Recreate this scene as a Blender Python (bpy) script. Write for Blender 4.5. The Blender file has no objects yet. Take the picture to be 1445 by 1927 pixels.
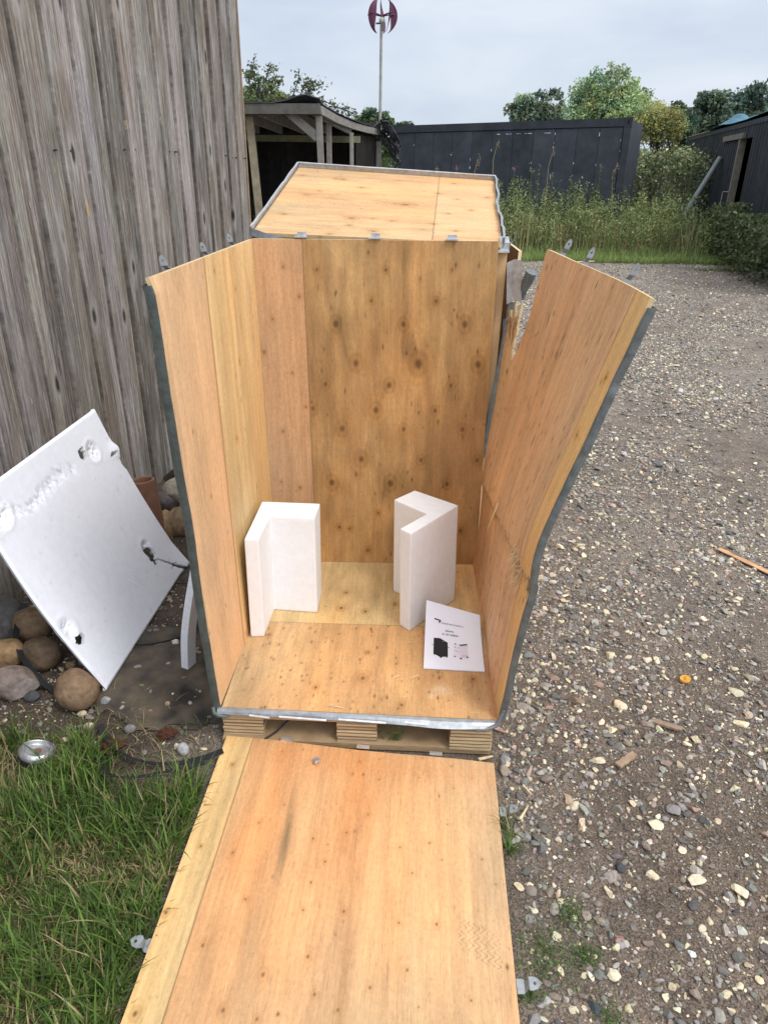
import bpy, math, random
import numpy as np
from mathutils import Matrix, Vector

S = bpy.context.scene
COL = S.collection
R = math.radians
# ------------------------------------------------------------------ camera
FPX, PITCH, YAW, ROLL = 1337.0, R(25.80), R(-2.12), R(0.89)
CAMPOS = np.array([0.609, -1.863, 1.798])
_fw = np.array([math.sin(YAW)*math.cos(PITCH), math.cos(YAW)*math.cos(PITCH), -math.sin(PITCH)])
_r = np.cross(_fw, [0, 0, 1.]); _r /= np.linalg.norm(_r); _u = np.cross(_r, _fw)
_r2 = math.cos(ROLL)*_r + math.sin(ROLL)*_u; _u2 = -math.sin(ROLL)*_r + math.cos(ROLL)*_u
cd = bpy.data.cameras.new('camera'); cam = bpy.data.objects.new('camera', cd); COL.objects.link(cam)
cd.sensor_fit = 'VERTICAL'; cd.sensor_height = 36.0; cd.lens = 36.0*FPX/1927.0
cd.clip_start = 0.02; cd.clip_end = 1500
m = Matrix.Identity(4)
for i in range(3):
    m[i][0] = _r2[i]; m[i][1] = _u2[i]; m[i][2] = -_fw[i]; m[i][3] = CAMPOS[i]
cam.matrix_world = m
S.camera = cam
# ------------------------------------------------------------------ world, sun, exposure
SUN_EL, SUN_AZ = R(54), R(128)          # azimuth clockwise from +Y
w = bpy.data.worlds.new('World'); S.world = w; w.use_nodes = True
nt = w.node_tree; nt.nodes.clear()
def N(t, typ, **k):
    n = t.nodes.new(typ)
    for a, b in k.items(): setattr(n, a, b)
    return n
out = N(nt, 'ShaderNodeOutputWorld'); bg = N(nt, 'ShaderNodeBackground')
sky = N(nt, 'ShaderNodeTexSky', sky_type='NISHITA', sun_disc=False, sun_elevation=SUN_EL, sun_rotation=SUN_AZ,
        air_density=1.0, dust_density=1.5, ozone_density=1.0)
tc = N(nt, 'ShaderNodeTexCoord'); mp = N(nt, 'ShaderNodeMapping'); mp.inputs['Scale'].default_value = (1.6, 1.6, 5.0)
nz = N(nt, 'ShaderNodeTexNoise'); nz.inputs['Scale'].default_value = 2.6; nz.inputs['Detail'].default_value = 7; nz.inputs['Roughness'].default_value = .52; nz.inputs['Distortion'].default_value = .35
rp = N(nt, 'ShaderNodeValToRGB'); rp.color_ramp.elements[0].position = .34; rp.color_ramp.elements[1].position = .68
rp.color_ramp.elements[0].color = (4.95, 5.65, 6.75, 1); rp.color_ramp.elements[1].color = (6.5, 7.0, 7.8, 1)
mx = N(nt, 'ShaderNodeMix', data_type='RGBA'); mx.inputs['Factor'].default_value = .88
L = nt.links.new
L(tc.outputs['Generated'], mp.inputs['Vector']); L(mp.outputs[0], nz.inputs['Vector']); L(nz.outputs['Fac'], rp.inputs['Fac'])
# an overcast sky is about three times brighter overhead than at the horizon, and brighter on the sun's side
sx = N(nt, 'ShaderNodeSeparateXYZ'); L(tc.outputs['Generated'], sx.inputs[0])
zr = N(nt, 'ShaderNodeMapRange'); zr.inputs['From Min'].default_value = .22; zr.inputs['From Max'].default_value = .95; zr.inputs['To Min'].default_value = 1.16; zr.inputs['To Max'].default_value = 2.45; L(sx.outputs[2], zr.inputs['Value'])
dt = N(nt, 'ShaderNodeVectorMath', operation='DOT_PRODUCT'); L(tc.outputs['Generated'], dt.inputs[0])
dt.inputs[1].default_value = (math.sin(SUN_AZ)*math.cos(R(40)), math.cos(SUN_AZ)*math.cos(R(40)), math.sin(R(40)))
gr = N(nt, 'ShaderNodeMapRange', interpolation_type='SMOOTHSTEP'); gr.inputs['From Min'].default_value = .25; gr.inputs['From Max'].default_value = 1.0; gr.inputs['To Min'].default_value = 0; gr.inputs['To Max'].default_value = 1.2; L(dt.outputs['Value'], gr.inputs['Value'])
sm_ = N(nt, 'ShaderNodeMath', operation='ADD'); L(zr.outputs[0], sm_.inputs[0]); L(gr.outputs[0], sm_.inputs[1])
wt = N(nt, 'ShaderNodeMix', data_type='RGBA'); wf_ = N(nt, 'ShaderNodeMapRange'); wf_.inputs['From Min'].default_value = .25; wf_.inputs['From Max'].default_value = .6; L(sx.outputs[2], wf_.inputs['Value'])
wt.inputs[6].default_value = (1, 1, 1, 1); wt.inputs[7].default_value = (1.06, 1.0, .92, 1); L(wf_.outputs[0], wt.inputs['Factor'])
wm = N(nt, 'ShaderNodeMix', data_type='RGBA', blend_type='MULTIPLY'); wm.inputs['Factor'].default_value = 1; L(mx.outputs[2], wm.inputs[6]); L(wt.outputs[2], wm.inputs[7])
ml = N(nt, 'ShaderNodeVectorMath', operation='SCALE')
L(sky.outputs[0], mx.inputs[6]); L(rp.outputs[0], mx.inputs[7]); L(wm.outputs[2], ml.inputs[0]); L(sm_.outputs[0], ml.inputs['Scale']); L(ml.outputs[0], bg.inputs['Color']); L(bg.outputs[0], out.inputs[0])
bg.inputs['Strength'].default_value = 0.098
sd = bpy.data.lights.new('sun', 'SUN'); sd.energy = 1.5; sd.angle = R(18); sd.color = (1, .95, .88)
so = bpy.data.objects.new('sun', sd); COL.objects.link(so)
sv = Vector((math.sin(SUN_AZ)*math.cos(SUN_EL), math.cos(SUN_AZ)*math.cos(SUN_EL), math.sin(SUN_EL)))
so.rotation_euler = (-sv).to_track_quat('-Z', 'Y').to_euler(); so.location = (5, -5, 12)
S.view_settings.view_transform = 'Standard'; S.view_settings.look = 'None'
S.view_settings.exposure = 0.16; S.view_settings.gamma = 1
S.view_settings.use_curve_mapping = False
S.cycles.max_bounces = 7; S.cycles.diffuse_bounces = 4
try: S.cycles.use_denoising = True
except Exception: pass

# ------------------------------------------------------------------ helpers
rng = np.random.default_rng(7); random.seed(7)
A = lambda *a: np.array(a[0] if len(a) == 1 else a, float)
def ray(px, py):
    return CAMPOS, _fw + _r2*(px-722.5)/FPX - _u2*(py-963.5)/FPX
def atz(px, py, z=0.0):
    C, d = ray(px, py); return C + d*(z-C[2])/d[2]
def aty(px, py, y):
    C, d = ray(px, py); return C + d*(y-C[1])/d[1]
def atpl(px, py, p0, n):
    C, d = ray(px, py); return C + d*(np.dot(np.asarray(p0)-C, n)/np.dot(d, n))
def hsh(ix, iy, seed):
    h = (ix.astype(np.int64)*374761393 + iy.astype(np.int64)*668265263 + seed*1442695041) & 0xffffffff
    h = ((h ^ (h >> 13))*1274126177) & 0xffffffff
    return ((h ^ (h >> 16)) & 0xffff)/65535.0
def vn(x, y, seed=0):
    x = np.asarray(x, float); y = np.asarray(y, float)
    ix = np.floor(x); iy = np.floor(y); fx = x-ix; fy = y-iy
    fx = fx*fx*(3-2*fx); fy = fy*fy*(3-2*fy)
    a = hsh(ix, iy, seed); b = hsh(ix+1, iy, seed); c = hsh(ix, iy+1, seed); d = hsh(ix+1, iy+1, seed)
    return (a*(1-fx)+b*fx)*(1-fy)+(c*(1-fx)+d*fx)*fy-.5
def fbm(x, y, seed=0, octv=3):
    s = 0; a = 1.; t = 0
    for i in range(octv):
        s = s + a*vn(x*2**i, y*2**i, seed+i*17); t += a; a *= .5
    return s/t
def unit(v):
    v = np.asarray(v, float); return v/np.linalg.norm(v)
def basis(d):
    d = unit(d); a = A(0, 0, 1) if abs(d[2]) < .9 else A(1, 0, 0)
    x = unit(np.cross(a, d)); return x, np.cross(d, x), d
def rootloc(o):
    p = np.zeros(3)
    while o is not None:
        p += np.array(o.location); o = o.parent
    return p
def tag(o, label=None, cat=None, group=None, kind=None):
    if label: o['label'] = label
    if cat: o['category'] = cat
    if group: o['group'] = group
    if kind: o['kind'] = kind
    return o
def thing(name, label, cat, loc=(0, 0, 0), group=None, rz=0):
    o = bpy.data.objects.new(name, None); COL.objects.link(o); o.location = tuple(float(c) for c in loc); o.rotation_euler = (0, 0, rz)
    o.empty_display_size = .1
    return tag(o, label, cat, group)
def mesh(name, V, polys, mat, parent=None, col=None, smooth=False, local=False, attrs=None):
    """one mesh object from a vertex array and a list of (n,k) index arrays; V in world coordinates unless local"""
    V = np.asarray(V, float).reshape(-1, 3)
    if parent is not None and not local: V = V - rootloc(parent)
    base = None
    if parent is None and not local and len(V):
        base = A(V[:, 0].mean(), V[:, 1].mean(), V[:, 2].min()); V = V-base
    me = bpy.data.meshes.new(name)
    polys = [np.asarray(p, np.int32) for p in polys if len(p)]
    li = np.concatenate([p.ravel() for p in polys]); cnt = np.concatenate([np.full(len(p), p.shape[1], np.int32) for p in polys])
    me.vertices.add(len(V)); me.vertices.foreach_set('co', V.ravel())
    me.loops.add(len(li)); me.loops.foreach_set('vertex_index', li)
    me.polygons.add(len(cnt)); me.polygons.foreach_set('loop_start', np.concatenate([[0], np.cumsum(cnt)[:-1]]).astype(np.int32))
    me.polygons.foreach_set('loop_total', cnt)
    me.polygons.foreach_set('use_smooth', np.full(len(cnt), smooth))
    me.update(calc_edges=True)
    if col is not None:
        c = np.asarray(col, float)
        if c.ndim == 1: c = np.tile(c, (len(V), 1))
        ca = me.color_attributes.new('Col', 'FLOAT_COLOR', 'POINT')
        ca.data.foreach_set('color', np.concatenate([np.clip(c, 0, 1), np.ones((len(V), 1))], 1).ravel())
    for k, a in (attrs or {}).items():
        at = me.attributes.new(k, 'FLOAT', 'POINT'); at.data.foreach_set('value', np.asarray(a, float).ravel())
    me.validate()
    if mat: me.materials.append(mat)
    o = bpy.data.objects.new(name, me); COL.objects.link(o)
    if parent is not None: o.parent = parent
    elif base is not None: o.location = tuple(base)
    return o
class MB:
    """collects shapes that form ONE mesh"""
    def __init__(s): s.V = []; s.P = {}; s.C = []; s.n = 0
    def add(s, V, polys, col=(.5, .5, .5)):
        V = np.asarray(V, float).reshape(-1, 3); s.V.append(V)
        c = np.asarray(col, float); s.C.append(np.tile(c, (len(V), 1)) if c.ndim == 1 else c)
        for p in polys:
            p = np.asarray(p); 
            if len(p): s.P.setdefault(p.shape[1], []).append(p+s.n)
        s.n += len(V); return s
    def obox(s, c, X, Y, Z, col=(.5, .5, .5)):
        """box centred at c with half-extent vectors X Y Z"""
        c = np.asarray(c, float); X, Y, Z = (np.asarray(q, float) for q in (X, Y, Z))
        if np.dot(np.cross(X, Y), Z) < 0: X = -X
        V = [c+a*X+b*Y+d*Z for d in (-1, 1) for b in (-1, 1) for a in (-1, 1)]
        F = [[0, 2, 3, 1], [4, 5, 7, 6], [0, 1, 5, 4], [2, 6, 7, 3], [0, 4, 6, 2], [1, 3, 7, 5]]
        return s.add(V, [F], col)
    def box(s, lo, hi, col=(.5, .5, .5)):
        lo = np.asarray(lo, float); hi = np.asarray(hi, float); h = (hi-lo)/2
        return s.obox((lo+hi)/2, (h[0], 0, 0), (0, h[1], 0), (0, 0, h[2]), col)
    def beam(s, a, b, wdt, hgt, col=(.5, .5, .5), up=(0, 0, 1)):
        a = np.asarray(a, float); b = np.asarray(b, float); d = b-a; l = np.linalg.norm(d); d = d/l
        x = np.cross(d, up); x = x/np.linalg.norm(x); y = np.cross(x, d)
        return s.obox((a+b)/2, x*wdt/2, d*l/2, y*hgt/2, col)
    def tube(s, pts, rad, col=(.5, .5, .5), k=10, cap=True):
        pts = np.asarray(pts, float); n = len(pts); rad = np.broadcast_to(np.asarray(rad, float), (n,))
        T = np.gradient(pts, axis=0); T /= np.linalg.norm(T, axis=1)[:, None]+1e-12
        x, y, _ = basis(T[0]); Vs = []
        for i in range(n):
            x = x-T[i]*np.dot(x, T[i]); x /= np.linalg.norm(x); y = np.cross(T[i], x)
            an = np.arange(k)*2*math.pi/k
            Vs.append(pts[i]+rad[i]*(np.cos(an)[:, None]*x+np.sin(an)[:, None]*y))
        V = np.concatenate(Vs); F = []
        for i in range(n-1):
            for j in range(k):
                j2 = (j+1) % k; F.append([i*k+j, i*k+j2, (i+1)*k+j2, (i+1)*k+j])
        s.add(V, [F], col)
        if cap:
            for i, rev in ((0, True), (n-1, False)):
                r = list(range(k)); r = r[::-1] if rev else r
                s.add(V[i*k:(i+1)*k], [[r]], col)
        return s
    def build(s, name, mat, parent=None, smooth=False, local=False):
        return mesh(name, np.concatenate(s.V), [np.concatenate(v) for v in s.P.values()], mat, parent, np.concatenate(s.C), smooth, local)
def sheet(name, U, V, pos, thick, col, mat, parent=None, face=(0, 0, 1), keep=None, ecol=None, smooth=False, grain=None):
    """a slab with a dense front grid (per-vertex colour), a back and edges; keep() drops cells for holes and torn outlines"""
    u, v = np.meshgrid(U, V, indexing='ij'); P = pos(u, v)
    du = np.gradient(P, axis=0); dv = np.gradient(P, axis=1); n = np.cross(du, dv); n /= np.linalg.norm(n, axis=2)[..., None]+1e-12
    flip = np.mean(n.reshape(-1, 3)@np.asarray(face, float)) < 0
    if flip: n = -n
    B = P-n*thick; nu, nv = u.shape; K = nu*nv
    C = np.asarray(col(u, v) if callable(col) else np.tile(np.asarray(col, float), (nu, nv, 1)))
    CB = C*.9 if ecol is None else np.tile(np.asarray(ecol, float), (nu, nv, 1))
    idx = np.arange(K).reshape(nu, nv)
    a, b, c, d = idx[:-1, :-1], idx[1:, :-1], idx[1:, 1:], idx[:-1, 1:]
    k = np.ones(a.shape, bool) if keep is None else keep((u[:-1, :-1]+u[1:, 1:])/2, (v[:-1, :-1]+v[1:, 1:])/2)
    top = np.stack([a[k], b[k], c[k], d[k]], 1)
    kp = np.pad(k, 1); sides = []
    for (e0, e1, nb) in ((a, b, kp[1:-1, :-2]), (b, c, kp[2:, 1:-1]), (c, d, kp[1:-1, 2:]), (d, a, kp[:-2, 1:-1])):
        q = k & ~nb; sides.append(np.stack([e1[q], e0[q], e0[q]+2*K, e1[q]+2*K], 1))
    bot = top[:, ::-1]+K; sd_ = np.concatenate(sides)
    # rim vertices are their own so that the edge keeps the edge colour
    sd2 = sd_.copy(); sd2[:, :2] += 3*K; 
    polys = np.concatenate([top, bot, sd2])
    if flip: polys = polys[:, ::-1]
    AV = np.concatenate([P.reshape(-1, 3), B.reshape(-1, 3), B.reshape(-1, 3), P.reshape(-1, 3)])
    AC = np.concatenate([C.reshape(-1, 3), C.reshape(-1, 3)*.92, CB.reshape(-1, 3), CB.reshape(-1, 3)])
    used, inv = np.unique(polys, return_inverse=True)
    at = None
    if grain is not None:                              # metres along and across the grain, for the fine figure in the material
        gu, gv = grain(u, v); sh_ = random.uniform(0, 50); at = {'along': np.tile(gu.ravel(), 4)[used]+sh_, 'across': np.tile(gv.ravel(), 4)[used]+sh_}
    return mesh(name, AV[used], [inv.reshape(polys.shape)], mat, parent, AC[used], smooth, False, at)
def bilin(p00, p10, p01, p11):
    """pos(u,v), u and v in 0..1; p10 is u=1"""
    p00, p10, p01, p11 = (np.asarray(p, float) for p in (p00, p10, p01, p11))
    return lambda u, v: ((1-u)*(1-v))[..., None]*p00+(u*(1-v))[..., None]*p10+((1-u)*v)[..., None]*p01+(u*v)[..., None]*p11
# ------------------------------------------------------------------ materials
def material(name, rough=.7, metal=0., colnoise=.12, nscale=30., nstretch=(1, 1, 1), bump=.2, bscale=60., bdist=.004, spec=.3, base=None, trans=0., extra=None, sss=0.):
    mt = bpy.data.materials.new(name); mt.use_nodes = True; t = mt.node_tree; t.nodes.clear(); l = t.links.new
    o = N(t, 'ShaderNodeOutputMaterial'); p = N(t, 'ShaderNodeBsdfPrincipled')
    p.inputs['Roughness'].default_value = rough; p.inputs['Metallic'].default_value = metal; p.inputs['Specular IOR Level'].default_value = spec
    if sss: p.inputs['Subsurface Weight'].default_value = sss; p.inputs['Subsurface Radius'].default_value = (.02, .02, .02); p.inputs['Subsurface Scale'].default_value = .5
    tcn = N(t, 'ShaderNodeTexCoord'); mpn = N(t, 'ShaderNodeMapping'); mpn.inputs['Scale'].default_value = nstretch
    l(tcn.outputs['Object'], mpn.inputs['Vector'])
    if base is None:
        a = N(t, 'ShaderNodeAttribute', attribute_name='Col'); c = a.outputs['Color']
    else:
        a = N(t, 'ShaderNodeRGB'); a.outputs[0].default_value = (*base, 1); c = a.outputs[0]
    if colnoise:
        n1 = N(t, 'ShaderNodeTexNoise'); n1.inputs['Scale'].default_value = nscale; n1.inputs['Detail'].default_value = 6; n1.inputs['Roughness'].default_value = .65
        l(mpn.outputs[0], n1.inputs['Vector'])
        mr = N(t, 'ShaderNodeMapRange'); mr.inputs['From Min'].default_value = .25; mr.inputs['From Max'].default_value = .75
        mr.inputs['To Min'].default_value = 1-colnoise; mr.inputs['To Max'].default_value = 1+colnoise
        l(n1.outputs['Fac'], mr.inputs['Value'])
        mm = N(t, 'ShaderNodeMix', data_type='RGBA', blend_type='MULTIPLY'); mm.inputs['Factor'].default_value = 1
        cc = N(t, 'ShaderNodeCombineColor')
        for q in range(3): l(mr.outputs[0], cc.inputs[q])
        l(c, mm.inputs[6]); l(cc.outputs[0], mm.inputs[7]); c = mm.outputs[2]
    if extra: c = extra(t, l, c, mpn, p)
    l(c, p.inputs['Base Color'])
    if bump:
        n2 = N(t, 'ShaderNodeTexNoise'); n2.inputs['Scale'].default_value = bscale; n2.inputs['Detail'].default_value = 5
        l(mpn.outputs[0], n2.inputs['Vector']); bp_ = N(t, 'ShaderNodeBump'); bp_.inputs['Strength'].default_value = bump; bp_.inputs['Distance'].default_value = bdist
        l(n2.outputs['Fac'], bp_.inputs['Height']); l(bp_.outputs[0], p.inputs['Normal'])
    if trans:
        tr = N(t, 'ShaderNodeBsdfTranslucent'); l(c, tr.inputs['Color']); ms = N(t, 'ShaderNodeMixShader'); ms.inputs[0].default_value = trans
        l(p.outputs[0], ms.inputs[1]); l(tr.outputs[0], ms.inputs[2]); l(ms.outputs[0], o.inputs['Surface'])
    else: l(p.outputs[0], o.inputs['Surface'])
    return mt
def ply_extra(t, l, c, mpn, p):
    a1 = N(t, 'ShaderNodeAttribute', attribute_name='along'); a2 = N(t, 'ShaderNodeAttribute', attribute_name='across')
    def noise(su, sv, det, rough=.6):
        m1 = N(t, 'ShaderNodeMath', operation='MULTIPLY'); m1.inputs[1].default_value = su; l(a1.outputs['Fac'], m1.inputs[0])
        m2 = N(t, 'ShaderNodeMath', operation='MULTIPLY'); m2.inputs[1].default_value = sv; l(a2.outputs['Fac'], m2.inputs[0])
        cb = N(t, 'ShaderNodeCombineXYZ'); l(m1.outputs[0], cb.inputs[0]); l(m2.outputs[0], cb.inputs[1])
        n = N(t, 'ShaderNodeTexNoise', noise_dimensions='2D'); n.inputs['Scale'].default_value = 1; n.inputs['Detail'].default_value = det; n.inputs['Roughness'].default_value = rough; l(cb.outputs[0], n.inputs['Vector']); return n.outputs['Fac']
    def mul(c, v, a, b, x, y):
        r_ = N(t, 'ShaderNodeMapRange'); r_.inputs['From Min'].default_value = a; r_.inputs['From Max'].default_value = b; r_.inputs['To Min'].default_value = x; r_.inputs['To Max'].default_value = y; l(v, r_.inputs['Value'])
        cc = N(t, 'ShaderNodeCombineColor'); [l(r_.outputs[0], cc.inputs[q]) for q in range(3)]
        mm = N(t, 'ShaderNodeMix', data_type='RGBA', blend_type='MULTIPLY'); mm.inputs['Factor'].default_value = 1; l(c, mm.inputs[6]); l(cc.outputs[0], mm.inputs[7]); return mm.outputs[2]
    c = mul(c, noise(9, 210, 5), .3, .7, .92, 1.08)          # fine fibre
    c = mul(c, noise(34, 330, 3), .60, .74, 1.0, .72)        # short dark pores
    c = mul(c, noise(60, 90, 4, .7), .3, .7, .93, 1.07)      # mottle
    c = mul(c, noise(5, 34, 4, .65), .58, .72, 1.0, .88)     # weak darker figure
    return c
M_ply = material('plywood', rough=.62, colnoise=.06, nscale=120, bump=.22, bscale=190, bdist=.002, extra=ply_extra)
M_plyedge = material('plywood_block', rough=.8, colnoise=.25, nscale=18, nstretch=(1, 1, 12), bump=.4, bscale=20, bdist=.006)
M_steel = material('galvanised_steel', rough=.40, metal=.75, colnoise=.3, nscale=45, bump=.25, bscale=18, bdist=.01, spec=.5)
M_grey = material('grey_painted_steel', rough=.5, metal=.3, colnoise=.32, nscale=40, bump=.35, bscale=30, bdist=.01)
M_foam = material('white_foam', rough=.75, colnoise=.05, nscale=34, bump=.22, bscale=110, bdist=.004, sss=.12)
M_stone = material('stone', rough=.82, colnoise=.28, nscale=55, bump=.55, bscale=90, bdist=.006)
M_cobble = material('river_cobble', rough=.78, colnoise=.42, nscale=38, bump=.6, bscale=70, bdist=.006)
M_leaf = material('foliage', rough=.6, colnoise=.0, bump=0, trans=.25)
M_bark = material('bark', rough=.9, colnoise=.3, nscale=12, bump=.6, bscale=20, bdist=.02)
M_old = material('weathered_timber', rough=.88, colnoise=.35, nscale=9, nstretch=(1, 1, 1), bump=.4, bscale=25, bdist=.01)
M_paper = material('paper', rough=.55, colnoise=.02, bump=0)
M_black = material('black_plastic', rough=.45, colnoise=.15, bump=.1, base=(.018, .02, .022))
M_terra = material('terracotta', rough=.85, colnoise=.25, nscale=20, bump=.3, bscale=50, bdist=.005)
M_plain = material('plain', rough=.6, colnoise=.1, bump=.1)

# ================================================================== THE SETTING
def ground_h(x, y):
    near = np.clip(1-(np.hypot(x-.5, y-1)/22), 0, 1)
    h = (fbm(x*1.1, y*1.1, 3, 3)*.03+fbm(x*5, y*5, 9, 2)*.012)*near
    pad = np.clip((np.maximum(np.abs(x-.46)-.62, np.abs(y-.35)-1.85))/.35, 0, 1)   # level under the crates
    return h*pad-.004*(1-pad)
def gline(a, b, n, p): 
    t = np.linspace(-1, 1, n); return t
gx = np.unique(np.concatenate([np.linspace(-160, -8, 24), np.linspace(-8, -1.6, 40), np.linspace(-1.6, 3.2, 190), np.linspace(3.2, 14, 110), np.linspace(14, 170, 28)]))
gy = np.unique(np.concatenate([np.linspace(-40, -2, 14), np.linspace(-2, 3.2, 200), np.linspace(3.2, 17, 150), np.linspace(17, 40, 20), np.linspace(40, 320, 20)]))
Xg, Yg = np.meshgrid(gx, gy, indexing='ij'); Zg = ground_h(Xg, Yg)
def grass_edge(x): return .0-.32*np.clip((x+.56)/.16, 0, 1)+.05*np.clip((x+.12)/.1, 0, 1)+.05*fbm(x*5, x*0, 5, 2)      # upper limit (y) of the near lawn
def ground_col(x, y):
    n1 = fbm(x*.7, y*.7, 21, 4); n2 = fbm(x*6, y*6, 22, 3); n3 = fbm(x*.22, y*.22, 29, 3)
    dirt = A(.130, .100, .076); grav = A(.220, .188, .158)
    far = np.clip((y-.8)/6, 0, 1)
    f = np.clip(.15+.62*far+n1*1.0+n3*.5, 0, 1)[..., None]
    c = dirt*(1-f)+grav*f
    c = c*(1+.7*n2)[..., None]
    soil = A(.075, .056, .042)
    k = np.clip((-.02-x)/.25, 0, 1)*np.clip((3.8-y)/1, 0, 1)
    c = c*(1-k[..., None])+soil*k[..., None]*(1+.5*n2)[..., None]
    g = np.clip((15.0+.5*n1+.25*n2-y)/-.5, 0, 1)
    c = c*(1-g[..., None])+A(.05, .062, .024)*g[..., None]
    g2 = np.clip((grass_edge(x)-y)/.12, 0, 1)*np.clip((.02-x)/.1, 0, 1)
    c = c*(1-g2[..., None])+A(.062, .058, .026)*g2[..., None]*(1+.6*n2)[..., None]
    return c
def ground_extra(t, l, c, mpn, p):
    vo = N(t, 'ShaderNodeTexVoronoi'); vo.inputs['Scale'].default_value = 240; l(mpn.outputs[0], vo.inputs['Vector'])
    hs = N(t, 'ShaderNodeSeparateColor'); l(vo.outputs['Color'], hs.inputs[0])
    mr = N(t, 'ShaderNodeMapRange'); mr.inputs['To Min'].default_value = .5; mr.inputs['To Max'].default_value = 1.55; l(hs.outputs[0], mr.inputs['Value'])
    cc = N(t, 'ShaderNodeCombineColor'); [l(mr.outputs[0], cc.inputs[q]) for q in range(3)]
    mm = N(t, 'ShaderNodeMix', data_type='RGBA', blend_type='MULTIPLY'); mm.inputs['Factor'].default_value = 1
    l(c, mm.inputs[6]); l(cc.outputs[0], mm.inputs[7]); return mm.outputs[2]
M_ground = material('yard_ground', rough=.92, colnoise=.35, nscale=14, bump=.9, bscale=130, bdist=.012, extra=ground_extra)
gi = np.arange(Xg.size).reshape(Xg.shape)
gq = np.stack([gi[:-1, :-1], gi[1:, :-1], gi[1:, 1:], gi[:-1, 1:]], -1).reshape(-1, 4)
g = mesh('ground', np.stack([Xg, Yg, Zg], -1).reshape(-1, 3), [gq], M_ground, None, ground_col(Xg, Yg).reshape(-1, 3), True)
g['kind'] = 'structure'

# ------------------------------------------------------------------ gravel (loose stones nobody could count)
def icos(sub):
    p = (1+5**.5)/2
    V = [(-1, p, 0), (1, p, 0), (-1, -p, 0), (1, -p, 0), (0, -1, p), (0, 1, p), (0, -1, -p), (0, 1, -p), (p, 0, -1), (p, 0, 1), (-p, 0, -1), (-p, 0, 1)]
    F = [(0, 11, 5), (0, 5, 1), (0, 1, 7), (0, 7, 10), (0, 10, 11), (1, 5, 9), (5, 11, 4), (11, 10, 2), (10, 7, 6), (7, 1, 8), (3, 9, 4), (3, 4, 2), (3, 2, 6), (3, 6, 8), (3, 8, 9), (4, 9, 5), (2, 4, 11), (6, 2, 10), (8, 6, 7), (9, 8, 1)]
    V = [unit(v) for v in V]
    for _ in range(sub):
        mid = {}; nf = []
        def md(a, b):
            k = (min(a, b), max(a, b))
            if k not in mid: V.append(unit(V[a]+V[b])); mid[k] = len(V)-1
            return mid[k]
        for a, b, c in F:
            x, y, z = md(a, b), md(b, c), md(c, a); nf += [(a, x, z), (b, y, x), (c, z, y), (x, y, z)]
        F = nf
    return np.array(V), np.array(F, np.int32)
ICO = {k: icos(k) for k in (0, 1, 2, 3)}
def stone_shapes(sub, n, seed, chip=.35):
    r_ = np.random.default_rng(seed); V0, F = ICO[sub]; res = []
    for i in range(n):
        V = V0.copy()
        for k in range(r_.integers(5, 11)):          # cut flat facets
            d = unit(r_.normal(size=3)); lim = r_.uniform(.36, .82); pr = V@d
            V = V-np.maximum(pr-lim, 0)[:, None]*d
        V = V*(1+chip*.25*(r_.random((len(V), 1))-.5))
        res.append(V)
    return res, F
PAL = np.array([(.215, .203, .183), (.31, .288, .255), (.145, .139, .128), (.25, .205, .165), (.18, .145, .12), (.52, .44, .30), (.64, .55, .40), (.31, .215, .17), (.38, .36, .33), (.10, .098, .092)])
def stone_field(name, XY, size, sub, seed, pw):
    r_ = np.random.default_rng(seed); n = len(XY); sh, F = stone_shapes(sub, 24, seed)
    sh = np.stack(sh); k = r_.integers(0, len(sh), n)
    V = sh[k]*np.stack([r_.uniform(.75, 1.25, n), r_.uniform(.6, 1.0, n), r_.uniform(.35, .7, n)], 1)[:, None, :]*size[:, None, None]*.5
    ax = r_.normal(0, .28, n); c, s_ = np.cos(ax)[:, None], np.sin(ax)[:, None]
    V = np.stack([V[..., 0], V[..., 1]*c-V[..., 2]*s_, V[..., 1]*s_+V[..., 2]*c], -1)
    an = r_.uniform(0, 6.28, n); c, s_ = np.cos(an)[:, None], np.sin(an)[:, None]
    V = np.stack([V[..., 0]*c-V[..., 1]*s_, V[..., 0]*s_+V[..., 1]*c, V[..., 2]], -1)
    V[..., 0] += XY[:, 0:1]; V[..., 1] += XY[:, 1:2]
    V[..., 2] += (ground_h(XY[:, 0], XY[:, 1])+size*r_.uniform(.02, .16, n))[:, None]
    cidx = r_.choice(len(PAL), n, p=pw); C = PAL[cidx]*r_.uniform(.75, 1.25, (n, 1))*r_.uniform(.94, 1.06, (n, 3))
    nv = V.shape[1]
    FF = (F[None]+(np.arange(n)*nv)[:, None, None]).reshape(-1, 3)
    return V.reshape(-1, 3), FF, np.repeat(C, nv, 0)
def visible_x(y, lo=None):
    return 0
def sample(n, x0, x1, y0, y1, dens, seed):
    r_ = np.random.default_rng(seed); out_ = []; got = 0
    while got < n:
        p = np.stack([r_.uniform(x0, x1, n), r_.uniform(y0, y1, n)], 1)
        # keep what the view could see with a margin
        d = p-CAMPOS[:2]; ok = np.abs(d[:, 0]) < .5+.66*(d[:, 1]+1.0)
        ok &= r_.random(n) < dens(p[:, 0], p[:, 1])
        p = p[ok]; out_.append(p); got += len(p)
    return np.concatenate(out_)[:n]
def clump(x, y): return np.clip(.5+2.1*fbm(x*1.3, y*1.3, 41, 3)+.8*fbm(x*.35, y*.35, 43, 2), .06, 1)
def not_crate(x, y): return ~((x > -.03) & (x < .95) & (y > -1.6) & (y < 2.2))
pw_near = np.array([20, 15, 13, 13, 12, 11, 9, 5, 6, 4.]); pw_near /= pw_near.sum()
pw_far = np.array([14, 17, 12, 12, 11, 9, 9, 6, 12, 5.]); pw_far /= pw_far.sum()
SV, SF, SC, off = [], [], [], 0
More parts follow.
